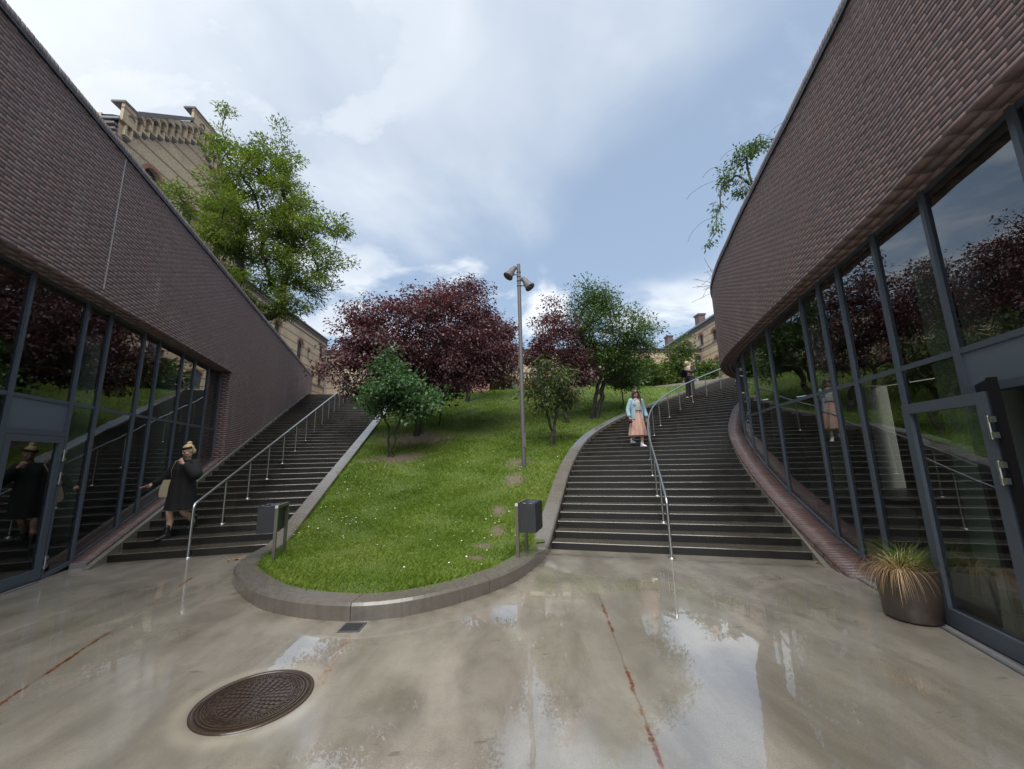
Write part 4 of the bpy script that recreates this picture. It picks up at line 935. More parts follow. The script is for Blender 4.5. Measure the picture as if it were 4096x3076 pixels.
make_tree('copper_tree', 'vase-shaped dark red tree on the lawn crest next to the granite plinth', 'tree', [Gz(-2.5, 19.8), Gz(-2.3, 19.75), Gz(-2.2, 19.9), Gz(-2.4, 19.95)],
    [((-2.0, 19.6, 7.9), (2.0, 1.6, 1.5)), ((-.9, 19.6, 7.2), (1.4, 1.4, 1.1))], 130, .07, 'broad', M['leaf_copper'], 29, 'copper trees on the lawn', per=110, spread=.28, size=.115, fork=.55, droop=.7)
make_tree('copper_tree', 'smaller dark red tree just right of the lamp post', 'tree', [Gz(2.2, 15.9)],
    [((1.75, 15.6, 6.2), (1.25, 1.2, 1.8)), ((2.7, 15.8, 5.2), (1.0, 1.0, 1.2)), ((.9, 15.8, 5.2), (.7, .8, 1.0))], 150, .08, 'broad', M['leaf_copper'], 31, 'copper trees on the lawn', per=80, spread=.25, size=.11, fork=.5, droop=.6, shell=.4)
make_tree('green_tree', 'dark green spreading tree with wispy branch tips left of the curved stairs', 'tree', [Gz(3.45, 16.5), Gz(3.55, 16.6), Gz(3.3, 16.55)],
    [((4.0, 16.5, 6.6), (2.0, 1.7, 1.8)), ((5.6, 16.3, 6.5), (1.3, 1.0, .8)), ((3.9, 16.4, 8.4), (1.2, 1.0, .9)), ((3.2, 16.3, 8.0), (.9, .9, .8)), ((4.4, 16.2, 5.3), (1.3, 1.2, .9))],
    260, .10, 'leaf', M['leaf_green'], 37, per=75, spread=.24, size=.135, fork=.45, droop=.45, shell=.5)
make_tree('cherry_tree', 'small thin multi-stemmed tree with drooping bare twigs right of the lamp post', 'tree', [Gz(1.24, 12.9), Gz(1.30, 12.94)],
    [((1.3, 13.0, 4.15), (1.0, .9, .7)), ((.75, 12.8, 3.5), (.5, .6, .6)), ((1.9, 13.2, 3.7), (.5, .6, .6))], 85, .045, 'leaf', M['leaf_cherry'], 41, per=30, spread=.2, size=.15, fork=.6, droop=.8, bare=60)
make_tree('green_shrub', 'leafy bright green shrub in front of the large dark red tree', 'shrub', [Gz(-3.9, 12.45), Gz(-3.82, 12.5), Gz(-3.95, 12.55)],
    [((-3.45, 12.2, 3.65), (1.0, .85, .7)), ((-4.2, 12.1, 3.5), (.75, .7, .6)), ((-2.7, 12.3, 3.35), (.7, .7, .65)), ((-3.9, 12.2, 4.5), (.5, .5, .45))], 120, .035, 'broad', M['leaf_shrub'], 43, per=52, spread=.19, size=.125, fork=.5, droop=.35)
make_tree('green_shrub', 'thin dark stemmed shrub under the right edge of the large dark red tree', 'shrub', [Gz(-2.95, 15.9), Gz(-2.85, 15.95)],
    [((-2.6, 15.8, 4.45), (.8, .6, .6)), ((-3.3, 15.7, 4.2), (.6, .5, .45))], 50, .03, 'broad', M['leaf_green'], 47, per=34, spread=.18, size=.15, fork=.6)
make_tree('green_shrub', 'dark upright shrub between the green tree and the curved stairs', 'shrub', [Gz(4.9, 17.7), Gz(4.98, 17.8)],
    [((4.95, 17.7, 5.4), (.7, .6, 1.0)), ((5.2, 17.7, 4.8), (.6, .5, .5))], 70, .03, 'leaf', M['leaf_green'], 53, per=50, spread=.2, size=.14, fork=.4)
FAR = [((7.4, 25, 6.6), (1.1, 1.0, 1.2), 'low dark bush at the left end of the hedge on the crest', 'leaf_green'), ((8.7, 26, 6.7), (1.3, 1.1, 1.3), 'round green bush behind the standing woman', 'leaf_far'), ((10.2, 27, 6.6), (1.2, 1.1, 1.2), 'bright green bush just right of the standing woman', 'leaf_far'), ((9.2, 31, 7.8), (1.7, 1.5, 1.8), 'mid green tree behind the bushes on the crest', 'leaf_green'), ((12.0, 27.5, 7.8), (1.3, 1.2, 2.1), 'yellowish green pointed tree before the right old brick wing', 'leaf_far'), ((13.2, 26.5, 6.6), (1.1, 1, 1.1), 'low green bush at the top of the curved stairs', 'leaf_far'), ((-5.9, 26, 6.5), (1.2, 1, 1.0), 'pale green bush at the top of the straight stairs', 'leaf_far'), ((-4.2, 27, 6.6), (1.0, 1, 1.1), 'green bush behind the trunk of the large red tree', 'leaf_far'), ((-1.1, 34, 7.6), (1.3, 1.2, 1.9), 'green bush beside the granite plinth', 'leaf_far'), ((-4.5, 33, 6.6), (1.1, 1, .9), 'yellow flowering bush left of the granite plinth', 'leaf_yellow'), ((1.3, 30, 6.3), (1.0, .9, .7), 'yellow flowering bush right of the lamp post', 'leaf_yellow'), ((5.6, 29, 7.6), (1.6, 1.4, 1.8), 'green bush behind the green tree', 'leaf_green'), ((3.0, 32, 7.2), (1.6, 1.2, 1.5), 'pale bush half hidden by the smaller red tree', 'leaf_far')]
for i, (c, a, lab, mt) in enumerate(FAR):
    make_tree('court_bush', lab, 'bush', [(c[0], c[1], 5.4), (c[0]+.12, c[1]+.05, 5.4)], [(c, a), ((c[0]+.3*a[0], c[1], c[2]+.45*a[2]), (a[0]*.6, a[1]*.6, a[2]*.6)), ((c[0]-.45*a[0], c[1], c[2]-.3*a[2]), (a[0]*.6, a[1]*.6, a[2]*.55))], 75, .05, 'broad', M[mt], 60+i, 'bushes around the upper court', per=42, spread=.3, size=.2, fork=.4)
make_tree('roof_shrub', 'dark drooping leafy branches hanging over the top of the curved brick wall', 'shrub', [(7.5, 9.9, 6.3), (7.6, 9.8, 6.3)],
    [((6.95, 9.3, 9.8), (.45, .4, .35)), ((6.35, 9.3, 9.45), (.4, .35, .3)), ((5.85, 9.3, 8.8), (.26, .3, .45)), ((5.5, 9.3, 8.0), (.17, .2, .4)), ((5.3, 9.3, 7.35), (.12, .2, .35)), ((5.15, 9.3, 6.85), (.08, .1, .2)), ((6.4, 9.5, 8.6), (.35, .3, .3))], 60, .03, 'leaf', M['leaf_green'], 91, per=24, spread=.09, size=.11, fork=.9, droop=.7, bare=8)
tw = thing('bare_shrub', 'leafless fine twigs poking over the far end of the curved brick wall', 'shrub'); A_ = []; B_ = []; r = np.random.default_rng(77)
for i in range(26):
    q = np.array([7.0, 11.9, 6.9])+r.normal(size=3)*.12; dv = unit(np.array([-1.0, r.normal()*.25, .25+r.normal()*.35]))
    for s_ in range(r.integers(4, 8)): nq = q+dv*.17; A_.append(q); B_.append(nq); q = nq; dv = unit(dv+r.normal(size=3)*.22+np.array([0, 0, -.03]))
V, F = edges_mesh(np.array(A_), np.array(B_), np.full(len(A_), .006), np.full(len(A_), .004), 4); obj('twigs', mesh_np('twigs', V, F), M['bark'], tw)
V, F = edges_mesh(np.array([[7.6, 12.0, 6.2]]), np.array([[7.0, 11.9, 6.9]]), np.array([.03]), np.array([.015]), 6); obj('stem', mesh_np('stem', V, F), M['bark'], tw)
# ------------------------------------------------------------------ grass blades and daisies
def grass_blades():
    r = np.random.default_rng(5); xy = []
    for y0, y1, n in ((4.4, 7.0, 90000), (7.0, 10.0, 100000), (10, 14, 90000), (14, 19, 60000), (19, 25, 40000)):
        c = np.column_stack([r.uniform(-8, 10, n*3), r.uniform(y0, y1, n*3)]); c = c[in_poly(c, blade_poly)]
        keep = r.random(len(c)) > soil_mask(c)*1.05-.02; c = c[keep]; xy.append(c[:n])
    xy = np.vstack(xy); n = len(xy); z = lawn_z(xy); P = np.column_stack([xy, z-.008]); y = xy[:, 1]
    clump = np.sin(xy[:, 0]*3.1+np.sin(xy[:, 1]*2.3)*2)*np.cos(xy[:, 1]*2.7+np.sin(xy[:, 0]*1.7))*.5+.5
    L = (.026+.036*clump)*r.uniform(.4, 1.45, n)*np.interp(y, [4.4, 8, 20], [1.0, 1.15, 1.5]); w = np.interp(y, [4.4, 8, 14, 25], [.0055, .008, .014, .022])*r.uniform(.7, 1.3, n)
    KP = KERB.P[KERB.P[:, 1] < 12][::2, :2]; near = np.zeros(n)
    for i in range(0, n, 20000): near[i:i+20000] = np.min(np.linalg.norm(xy[i:i+20000, None]-KP[None], axis=2), axis=1)
    L = L*np.where(near < KW+.10, 1.7, 1.0)
    a = r.uniform(0, 2*math.pi, n); lean = r.uniform(.15, .95, n); D = unit(np.column_stack([np.cos(a)*lean, np.sin(a)*lean, np.ones(n)])); S = unit(np.column_stack([-np.sin(a+r.normal(0, .5, n)), np.cos(a), np.zeros(n)]))
    V = np.stack([P-S*w[:, None]*.5, P+S*w[:, None]*.5, P+D*L[:, None]*.6+S*w[:, None]*.35, P+D*L[:, None]+np.column_stack([np.cos(a), np.sin(a), -np.ones(n)*.3])*L[:, None]*.25], 1).reshape(-1, 3)
    F = (np.arange(n)*4)[:, None]+np.arange(4)[None]; lowf = .5+.25*np.sin(xy[:, 0]*.9+1.0)*np.sin(xy[:, 1]*.8)+.25*np.sin(xy[:, 0]*2.3+xy[:, 1]*1.1)*np.sin(xy[:, 1]*1.9-xy[:, 0]*.6); tone = np.clip(.08+.62*lowf+np.where(r.random(n) < .05, .35, 0)+r.normal(0, .16, n), 0, 1)
    return mesh_np('grass', V, F, tone=tone)
M['grass'] = leaf_mat('grass_blades', [(0, (.105,.175,.024)), (.4, (.170,.265,.036)), (.75, (.255,.315,.060)), (1, (.35,.34,.13))], .4, .5)
tag(obj('grass', grass_blades(), M['grass']), 'short green grass covering the sloping lawn between the stairs', 'grass', kind='stuff')
r = np.random.default_rng(9); dp = []
for (x, y, sx, sy, n) in ((-3.9, 9.6, .35, .9, 60), (-3.6, 8.3, .3, .5, 25), (-.6, 7.8, .5, .5, 20), (-1.5, 7.4, 1.5, 1.5, 22), (-1.0, 6.3, 1.2, .8, 8), (1.0, 13.5, .8, 1.6, 25), (-1.5, 16, 2, 3, 60), (-1.6, 10.5, 2.0, 2, 40)):
    dp.append(np.column_stack([r.normal(x, sx, n), r.normal(y, sy, n)]))
dp = np.vstack(dp); dp = dp[in_poly(dp, blade_poly)]; dp = dp[r.random(len(dp)) < .6]; dz = lawn_z(dp)+.05; md = MB()
for (x, y), z in zip(dp, dz):
    rd = random.uniform(.009, .014)*(1+.03*max(0, y-8)); tl_ = random.uniform(-.5, .2); ring = [(x+rd*math.cos(j_*math.pi/4), y+rd*math.sin(j_*math.pi/4), z+tl_*rd*-math.sin(j_*math.pi/4)) for j_ in range(8)]
    md.add(ring+[(x, y, z+.006)], [(j_, (j_+1) % 8, 8) for j_ in range(8)])
M['daisy'] = simple('daisy_white', (.75,.75,.72), .6)
tag(md.build('daisies', M['daisy']), 'tiny white daisies scattered in the lawn grass', 'flowers', kind='stuff')
# ------------------------------------------------------------------ lamp post on the lawn
M['lampgrey'] = simple('grey_lamp_paint', (.115,.11,.11), .5, .2, .12, 8)
M['lens'] = simple('dark_lamp_lens', (.10,.095,.11), .2)
lx, ly = .28, 11.1; lz = gz(lx, ly)
lp_ = thing('lamp_post', 'tall grey steel lamp post with two bell-shaped spotlights on the lawn', 'lamp post', loc=(lx, ly, lz))
MB().lathe([(.062, -.1), (.062, 2.6), (.059, 2.62), (.056, 2.64), (.054, 6.02), (.052, 6.04)], seg=20).build('pole', M['lampgrey'], lp_)
MB().obox((0.02, -.062, .75), (1, 0, 0), (0, 1, 0), (0, 0, 1), .045, .006, .19).build('access_hatch', M['lampgrey'], lp_)
for z in (5.78, 5.64, 5.50, 5.34): MB().lathe([(.056, z-.012), (.067, z-.012), (.067, z+.012), (.056, z+.012)], seg=18).build('clamp_band', M['lampgrey'], lp_)
def spot(z, sx, tilt, az, sc=1.0):
    T = Matrix.Rotation(az, 4, 'Z') @ Matrix.Rotation(tilt, 4, 'Y')
    piv = Vector((sx*.24, -.06, z)); ax = (T @ Vector((0, 0, -1)))
    S_ = .84
    prof = [(.02, -.30), (.085, -.29), (.09, -.14), (.10, -.12), (.10, -.09), (.12, -.06), (.165, .14), (.185, .16), (.185, .20), (.172, .205)]
    def lat(prof, nm, mat, par):
        mb = MB(); q = ax.to_track_quat('Z', 'Y').to_matrix()
        mb.rings([[tuple(piv+q @ Vector((S_*r_*math.cos(2*math.pi*j_/20), S_*r_*math.sin(2*math.pi*j_/20), S_*zz))) for j_ in range(20)] for r_, zz in prof]); return mb.build(nm, mat, par)
    hd = lat(prof, 'spotlight', M['lampgrey'], lp_); lat([(.168, .196), (.16, .212), (.02, .214)], 'lens', M['lens'], hd)
    br = MB(); br.tube([(sx*.06, -.02, z-.04), (sx*.16, -.03, z-.05), tuple(piv+Vector((-sx*.02, 0, 0)))], .022, 8); br.tube([(sx*.06, -.02, z+.12), (sx*.2, -.04, z+.19), (sx*.28, -.05, z+.12)], .008, 6); br.build('bracket', M['lampgrey'], hd)
spot(5.74, -1, .62, 0.35); spot(5.38, 1, -.62, -.35)

# ------------------------------------------------------------------ litter bins
M['binblack'] = simple('black_bin_panel', (.030,.032,.036), .45, .1, .25, 7)
M['binpost'] = simple('olive_steel_post', (.16,.155,.125), .45, .5, .15)
M['bag'] = simple('dark_bin_bag', (.03,.035,.045), .22)
M['cap'] = simple('pale_end_cap', (.55,.54,.50), .5)
def bin_(label, p1, p2, side):
    p1, p2 = np.array(p1), np.array(p2); t = (p2-p1)/np.linalg.norm(p2-p1); n = np.array([t[1], -t[0]])*side; z0 = gz(*((p1+p2)/2))-.05; zt = .925
    b = thing('litter_bin', label, 'litter bin', 'black litter bins hung on steel posts', loc=(0, 0, 0))
    for p in (p1, p2): MB().obox(v3(p, (z0+zt)/2), v3(t, 0), v3(n, 0), UPV, .022, .022, (zt-z0)/2).build('post', M['binpost'], b)
    MB().obox(v3((p1+p2)/2, zt-.022), v3(t, 0), v3(n, 0), UPV, np.linalg.norm(p2-p1)/2-.022, .020, .021).build('top_rail', M['binpost'], b)
    MB().obox(v3(p1-t*.024, zt-.022), v3(t, 0), v3(n, 0), UPV, .006, .021, .021).build('end_cap', M['cap'], b)
    L = np.linalg.norm(p2-p1)-.03; c = (p1+p2)/2+n*.15; a, e, w = .505, .915, .125
    bx_ = MB(); th_ = .006
    for s_ in (-1, 1):
        bx_.obox(v3(c+n*s_*(w-th_/2), (a+e)/2), v3(t, 0), v3(n, 0), UPV, L/2, th_/2, (e-a)/2); bx_.obox(v3(c+t*s_*(L/2-th_/2), (a+e)/2), v3(t, 0), v3(n, 0), UPV, th_/2, w-th_, (e-a)/2)
    bx_.obox(v3(c, a+.01), v3(t, 0), v3(n, 0), UPV, L/2-.01, w-.01, .006); bx_.build('box', M['binblack'], b)
    bg = MB(); rs = []
    for q, zz in ((1.0, e-.12), (.97, e-.02), (.95, e+.008), (.80, e-.01), (.62, e-.06), (.4, e-.10)):
        rs.append([tuple(v3(c+t*(L/2-.012)*q*max(-1, min(1, 1.35*math.cos(2*math.pi*j_/20)))+n*(w-.012)*q*max(-1, min(1, 1.35*math.sin(2*math.pi*j_/20))), zz+random.uniform(-.012, .014)*(q < 1))) for j_ in range(20)])
    bg.rings(rs, True).build('bin_bag', M['bag'], b)
bin_('black litter bin beside the foot of the straight stairs', (-3.77, 6.47), (-3.90, 6.99), -1)
bin_('black litter bin beside the foot of the curved stairs', (.03, 6.06), (.17, 6.55), 1)

# ------------------------------------------------------------------ manhole cover
M['iron'] = stone_mat('rusty_cast_iron', (.040,.026,.020), (.066,.042,.032), .42, .55, (.06,.040,.012))
M['irondark'] = stone_mat('dark_cast_iron', (.022,.016,.014), (.035,.024,.020), .4, .5)
mc = (-1.83, 3.06); mh = thing('manhole_cover', 'round rusty cast iron manhole cover with meander border in the concrete', 'manhole cover', loc=(mc[0], mc[1], 0)); mh.scale = (.90, .90, 1)
MB().lathe([(.408, -.03), (.408, .008), (.400, .010), (.372, .010), (.370, .004)], seg=64, caps=False).build('frame', M['iron'], mh)
MB().lathe([(.368, -.03), (.368, .002), (.350, .004), (.005, .004)], seg=64).build('lid', M['irondark'], mh)
def wedge(r0, r1, a0, a1, z0, z1, n=2):
    m_ = MB(); rs = []
    for i in range(n+1):
        a = a0+(a1-a0)*i/n; c_, s_ = math.cos(a), math.sin(a); rs.append([(r0*c_, r0*s_, z0), (r1*c_, r1*s_, z0), (r1*c_, r1*s_, z1), (r0*c_, r0*s_, z1)])
    return m_.rings(rs, True, False)
for r0, r1 in ((.352, .364), (.328, .338), (.246, .256)): wedge(r0, r1, 0, 2*math.pi*.9999, .003, .010, 64).build('relief_ring', M['iron'], mh)
ringdef = [(.032, .058, 8), (.066, .094, 12), (.102, .130, 16), (.138, .166, 20), (.174, .204, 24), (.212, .240, 28)]
for r0, r1, nb in ringdef:
    proto = wedge(r0, r1, .035/r1*.3, 2*math.pi/nb-.035/r1*.3, .003, .0095, 2).mesh('relief_block'); proto.materials.append(M['iron'])
    for i in range(nb): o = obj('relief_block', proto, None, mh, rot=(0, 0, 2*math.pi*i/nb))
nb = 20; w_ = 2*math.pi/nb; m_ = MB()
key = [(.262, .322, .04, .10), (.312, .322, .10, .78), (.262, .312, .70, .78), (.262, .271, .24, .70), (.271, .300, .24, .32), (.291, .300, .32, .58), (.262, .322, .88, .95)]
for r0, r1, a0, a1 in key:
    q = wedge(r0, r1, a0*w_, a1*w_, .003, .0095, 2); m_.add(q.v, q.f)
proto = m_.mesh('meander_block'); proto.materials.append(M['iron'])
for i in range(nb): obj('meander_block', proto, None, mh, rot=(0, 0, w_*i))

# ------------------------------------------------------------------ gratings
M['galv'] = simple('galvanised_grating', (.13,.13,.135), .5, .5, .25, 12)
gt = thing('drain_grate', 'small square drain grate with rust stain at the foot of the kerb', 'drain grate', loc=(-1.615, 4.195, 0))
fr = MB(); s_ = .105
for a, b in (((-s_, -s_), (s_, -s_+.012)), ((-s_, s_-.012), (s_, s_)), ((-s_, -s_+.012), (-s_+.012, s_-.012)), ((s_-.012, -s_+.012), (s_, s_-.012))): fr.box((a[0], a[1], -.02), (b[0], b[1], .008))
fr.build('frame', M['galv'], gt); MB().box((-s_, -s_, -.03), (s_, s_, .002)).build('pit', M['black'], gt)
for i in range(8): x = -s_+.012+(i+.5)*(2*s_-.024)/8; MB().box((x-.0025, -s_+.012, -.01), (x+.0025, s_-.012, .006)).build('bar', M['galv'], gt)
for i in range(5): y = -s_+.012+(i+.5)*(2*s_-.024)/5; MB().box((-s_+.012, y-.002, -.01), (s_-.012, y+.002, .005)).build('cross_bar', M['galv'], gt)
def linear_grate(label, a, b, w):
    a, b = np.array(a), np.array(b); t = (b-a)/np.linalg.norm(b-a); n = np.array([-t[1], t[0]]); L = np.linalg.norm(b-a)
    g = thing('channel_grate', label, 'drain grate', 'long channel gratings along the glass fronts')
    MB().obox(v3((a+b)/2, .0), v3(t, 0), v3(n, 0), UPV, L/2, w/2, .004).build('channel', M['black'], g)
    for s_ in (-1, 1): MB().obox(v3((a+b)/2+n*s_*w/2, .004), v3(t, 0), v3(n, 0), UPV, L/2, .005, .006).build('edge_rail', M['galv'], g)
    k = int(L/.022); C = np.array([v3(a+t*(i+.5)*.022, .009) for i in range(k)]); T = np.tile(v3(n, 0), (k, 1)); U = np.tile(v3(t, 0), (k, 1)); N = np.tile(UPV, (k, 1)); V, F = boxes_np(C, U, T, N, .005, w/2-.006, .01)
    ll = int(w/.022); C2 = np.array([v3(a+t*L/2+n*(-w/2+(i+.5)*w/ll), .0085) for i in range(ll)]); V2, F2 = boxes_np(C2, np.tile(v3(t, 0), (ll, 1)), np.tile(v3(n, 0), (ll, 1)), np.tile(UPV, (ll, 1)), L/2, .003, .01)
    o = obj('grid_bars', mesh_np('grid_bars', np.vstack([V, V2]), np.vstack([F, F2+len(V)])), M['galv'], g); o['kind'] = 'stuff'
linear_grate('channel grating along the foot of the right glass front', (3.13, 1.4), (4.42, 5.45), .19)
linear_grate('channel grating along the threshold of the left glass door', (-6.30, 4.1), (-6.86, 5.95), .14)

# ------------------------------------------------------------------ planter pot with grasses
M['pot'] = stone_mat('weathered_brown_pot', (.060,.045,.036), (.105,.075,.058), .7, .1)
M['potsoil'] = simple('pot_soil', (.03,.024,.018), .9)
M['dry'] = leaf_mat('dry_grass', [(0, (.30,.20,.08)), (.5, (.45,.32,.15)), (1, (.58,.45,.25))], .2)
M['sedge'] = leaf_mat('green_sedge', [(0, (.07,.12,.02)), (.6, (.12,.18,.03)), (1, (.22,.24,.05))], .3)
pc = (3.80, 4.12); pot = thing('planter_pot', 'weathered brown planter pot holding green and dried grass by the open door', 'planter', loc=(pc[0], pc[1], 0))
MB().lathe([(.195, .008), (.215, .02), (.232, .25), (.235, .455), (.238, .47), (.226, .475), (.214, .465), (.207, .41)], seg=40, caps=False).build('pot', M['pot'], pot)
MB().lathe([(.209, .41), (.16, .425), (.01, .435)], seg=24).build('soil', M['potsoil'], pot)
def tuft(n, cxy, L0, L1, hang, seed, sp, w, dirb=(0, 0)):
    r = np.random.default_rng(seed); V = []; F = []; T = []
    for i in range(n):
        a = r.uniform(0, 2*math.pi); b = np.array([cxy[0]+sp*math.cos(a)*r.random(), cxy[1]+sp*math.sin(a)*r.random(), .43]); L = r.uniform(L0, L1); d = unit(np.array([math.cos(a)*.55+dirb[0], math.sin(a)*.55+dirb[1], 1.0])+r.normal(size=3)*.15); s_ = unit(np.array([-math.sin(a), math.cos(a), 0.])); tn = r.random(); k0 = len(V); m_ = 7
        p = b.copy()
        for q in range(m_+1):
            ww = w*(1-.85*q/m_); V += [p-s_*ww/2, p+s_*ww/2]
            if q: F.append((k0+2*q-2, k0+2*q-1, k0+2*q+1, k0+2*q)); T.append(tn)
            p = p+d*L/m_; d = unit(d+np.array([math.cos(a)*.12, math.sin(a)*.12, -hang*(.25+.5*q/m_)]))
    return mesh_np('tuft', np.array(V), np.array(F), tone=np.array(T))
obj('green_grass', tuft(300, (.06, .03), .24, .52, .50, 1, .14, .0045), M['sedge'], pot)
obj('dry_grass', tuft(150, (-.12, -.06), .25, .50, 1.6, 2, .10, .006, (-.35, -.25)), M['dry'], pot)

# ------------------------------------------------------------------ small things of the upper court
M['zincpale'] = simple('pale_lantern', (.20,.23,.23), .7)
M['granite'] = simple('red_granite', (.27,.135,.105), .35, var=.25, scale=40)
pl = thing('granite_plinth', 'red granite plinth standing on the crest of the lawn', 'plinth', loc=(-2.62, 31.5, TOPZ-.01), rz=.12)
MB().box((-.75, -.75, 0), (.75, .75, 1.75)).build('base', M['granite'], pl); MB().box((-.70, -.70, 1.76), (.70, .70, 1.84)).build('moulding', M['granite'], pl); MB().box((-.60, -.60, 1.84), (.60, .60, 4.6)).build('shaft', M['granite'], pl)
fl_ = thing('court_lamp', 'small grey lamp standing on the crest right of the granite plinth', 'lamp post', loc=(-1.5, 36, TOPZ-.02))
MB().lathe([(.06, 0), (.05, 3.2)], seg=12).build('pole', M['lampgrey'], fl_); MB().lathe([(.06, 3.2), (.22, 3.3), (.27, 3.75), (.24, 3.8), (.02, 3.85)], seg=16).build('lantern', M['zincpale'], fl_)

ub = thing('court_lamp', 'small pale lantern by the top of the curved stairs', 'lamp post', loc=(12.2, 25.5, TOPZ-.02))
MB().lathe([(.05, 0), (.04, .55)], seg=10).build('pole', M['lampgrey'], ub); MB().lathe([(.05, .55), (.11, .6), (.13, .85), (.02, .9)], seg=14).build('lantern', M['zincpale'], ub)
M['brownleaf'] = simple('fallen_leaf_brown', (.32,.15,.05), .6, var=.4, scale=30)
def fallen(x, y, z, s_, a, label):
    m_ = MB(); pts = [(math.cos(q)*s_*(1 if i % 2 else .55), math.sin(q)*s_*.7*(1 if i % 2 else .6), .006+.35*s_*abs(math.sin(q*1.5))) for i, q in enumerate(np.linspace(0, 2*math.pi, 10, endpoint=False))]
    m_.add(pts+[(0, 0, .004)], [(i, (i+1) % 10, 10) for i in range(10)]); o = m_.build('fallen_leaf', M['brownleaf']); o.location = (x, y, z); o.rotation_euler = (0, 0, a); tag(o, label, 'leaf', 'fallen leaves on the ground')
for i, (x, y, s_) in enumerate(((-4.68, 6.98, .07), (-4.60, 7.06, .05), (-4.78, 6.92, .045))): fallen(x, y, .002, s_, i*1.3, ('largest brown leaf in the small heap at the foot of the straight stairs', 'brown leaf at the back of the heap by the kerb', 'brown leaf at the front left of the heap by the straight stairs')[i])
fallen(4.32, 6.02, .002, .05, .4, 'brown leaf lying at the right end of the lowest curved step'); fallen(4.45, 5.75, .002, .04, 1.4, 'brown leaf at the tip of the brick sill by the right glass front'); fallen(-6.55, 5.35, .012, .035, .2, 'small orange leaf on the grating by the left door')
# ------------------------------------------------------------------ people
def remesh(mb, name, vox, mat, parent, smooth=4):
    o = mb.build(name, mat, parent); m_ = o.modifiers.new('r', 'REMESH'); m_.mode = 'VOXEL'; m_.voxel_size = vox; m_.use_smooth_shade = True
    s_ = o.modifiers.new('s', 'SMOOTH'); s_.iterations = smooth; s_.factor = .5; return o
def limb(mb, pts, rad, n=6):
    P = catmull(np.array(pts, float), .03) if len(pts) > 2 else np.linspace(pts[0], pts[1], 6)
    rad = np.array([r_ if hasattr(r_, '__len__') else (r_, r_) for r_ in rad], float)
    S = np.concatenate([[0], np.cumsum(np.linalg.norm(np.diff(P, axis=0), axis=1))]); S /= S[-1]
    K = [0]; 
    for q in pts[1:]: K.append(S[int(np.argmin(np.linalg.norm(P-np.array(q), axis=1)))])
    R1 = [tuple(np.interp(s_, K, rad[:, i]) for i in (0, 1)) for s_ in S]
    mb.tube(list(P), R1, 12); mb.ell(P[0], (R1[0][0],)*3, 10, 6); mb.ell(P[-1], (R1[-1][0],)*3, 10, 6)
def torso(mb, rows, seg=20, fold=0.0, nf=9):
    rs = []
    for (z, cx_, cy_, rx, ry) in rows: rs.append([(cx_+rx*(1+fold*math.sin(nf*2*math.pi*j_/seg+z*3))*math.cos(2*math.pi*j_/seg), cy_+ry*(1+fold*math.sin(nf*2*math.pi*j_/seg+z*3))*math.sin(2*math.pi*j_/seg), z) for j_ in range(seg)])
    mb.rings(rs, True)
def hand(mb, w, d, up, curl=.5, sc=1.0):
    w, d, up = np.array(w, float), unit(np.array(d, float)), np.array(up, float); up = unit(up-d*(up@d)); s_ = np.cross(d, up)
    q = Matrix((tuple(d), tuple(s_), tuple(up))).transposed(); mb.ell(tuple(w+d*.045*sc), (.052*sc, .040*sc, .019*sc), 10, 6, q)
    for i, (o, l) in enumerate(((-.030, .062), (-.010, .074), (.010, .070), (.029, .055))):
        b = w+d*.075*sc+s_*o*sc; m1 = b+(d*math.cos(curl*.5)-up*math.sin(curl*.5))*l*.5*sc; m2 = m1+(d*math.cos(curl*1.4)-up*math.sin(curl*1.4))*l*.5*sc
        mb.tube([b-d*.02, b, m1, m2], [.0105*sc, .0105*sc, .0095*sc, .008*sc], 7)
    b = w+d*.02*sc-s_*.030*sc; mb.tube([b, b+(d*.6-s_*.6-up*.25)*.035*sc, b+(d*.9-s_*.45-up*.5)*.065*sc], [.013*sc, .0115*sc, .009*sc], 7)
def head(mb, c, Mr):
    c = Vector(c); q = lambda v: tuple(c+Mr @ Vector(v))
    mb.ell(q((0, .005, .025)), (.076, .094, .098), 16, 10, Mr); mb.ell(q((0, -.018, -.045)), (.058, .066, .072), 14, 8, Mr); mb.ell(q((0, -.045, -.092)), (.026, .024, .022), 10, 6, Mr)
    mb.tube([q((0, -.078, .025)), q((0, -.098, -.012)), q((0, -.092, -.022))], [.009, .013, .010], 8)
    for s_ in (-1, 1): mb.ell(q((s_*.078, .008, -.005)), (.012, .02, .032), 8, 6, Mr); mb.ell(q((s_*.042, -.055, -.03)), (.026, .026, .026), 8, 6, Mr)
def face(parent, c, Mr):
    c = Vector(c); q = lambda v: tuple(c+Mr @ Vector(v)); e = MB()
    for s_ in (-1, 1): e.ell(q((s_*.031, -.079, .012)), (.013, .008, .007), 8, 6, Mr); e.ell(q((s_*.031, -.083, .034)), (.017, .006, .004), 8, 6, Mr)
    e.build('eyes', M['eye'], parent); MB().ell(q((0, -.083, -.052)), (.022, .010, .008), 10, 6, Mr).build('lips', M['lip'], parent)
M['skin'] = simple('skin_tone', (.46,.285,.215), .5, var=.08, bmp=0); M['eye'] = simple('eye_dark', (.03,.02,.018), .3, bmp=0); M['lip'] = simple('lip_tone', (.36,.14,.13), .4, bmp=0)
M['blonde'] = simple('blonde_hair', (.46,.34,.17), .5, var=.35, scale=60); M['brownhair'] = simple('brown_hair', (.045,.026,.018), .42, var=.4, scale=60)
M['blackcloth'] = simple('black_knit', (.006,.006,.007), .85, var=.3, scale=40, bmp=.4); M['leather'] = simple('black_leather', (.014,.014,.017), .32)
M['tote'] = simple('beige_canvas', (.40,.33,.22), .85, var=.2, scale=20); M['pink'] = simple('pink_case', (.55,.27,.29), .45)
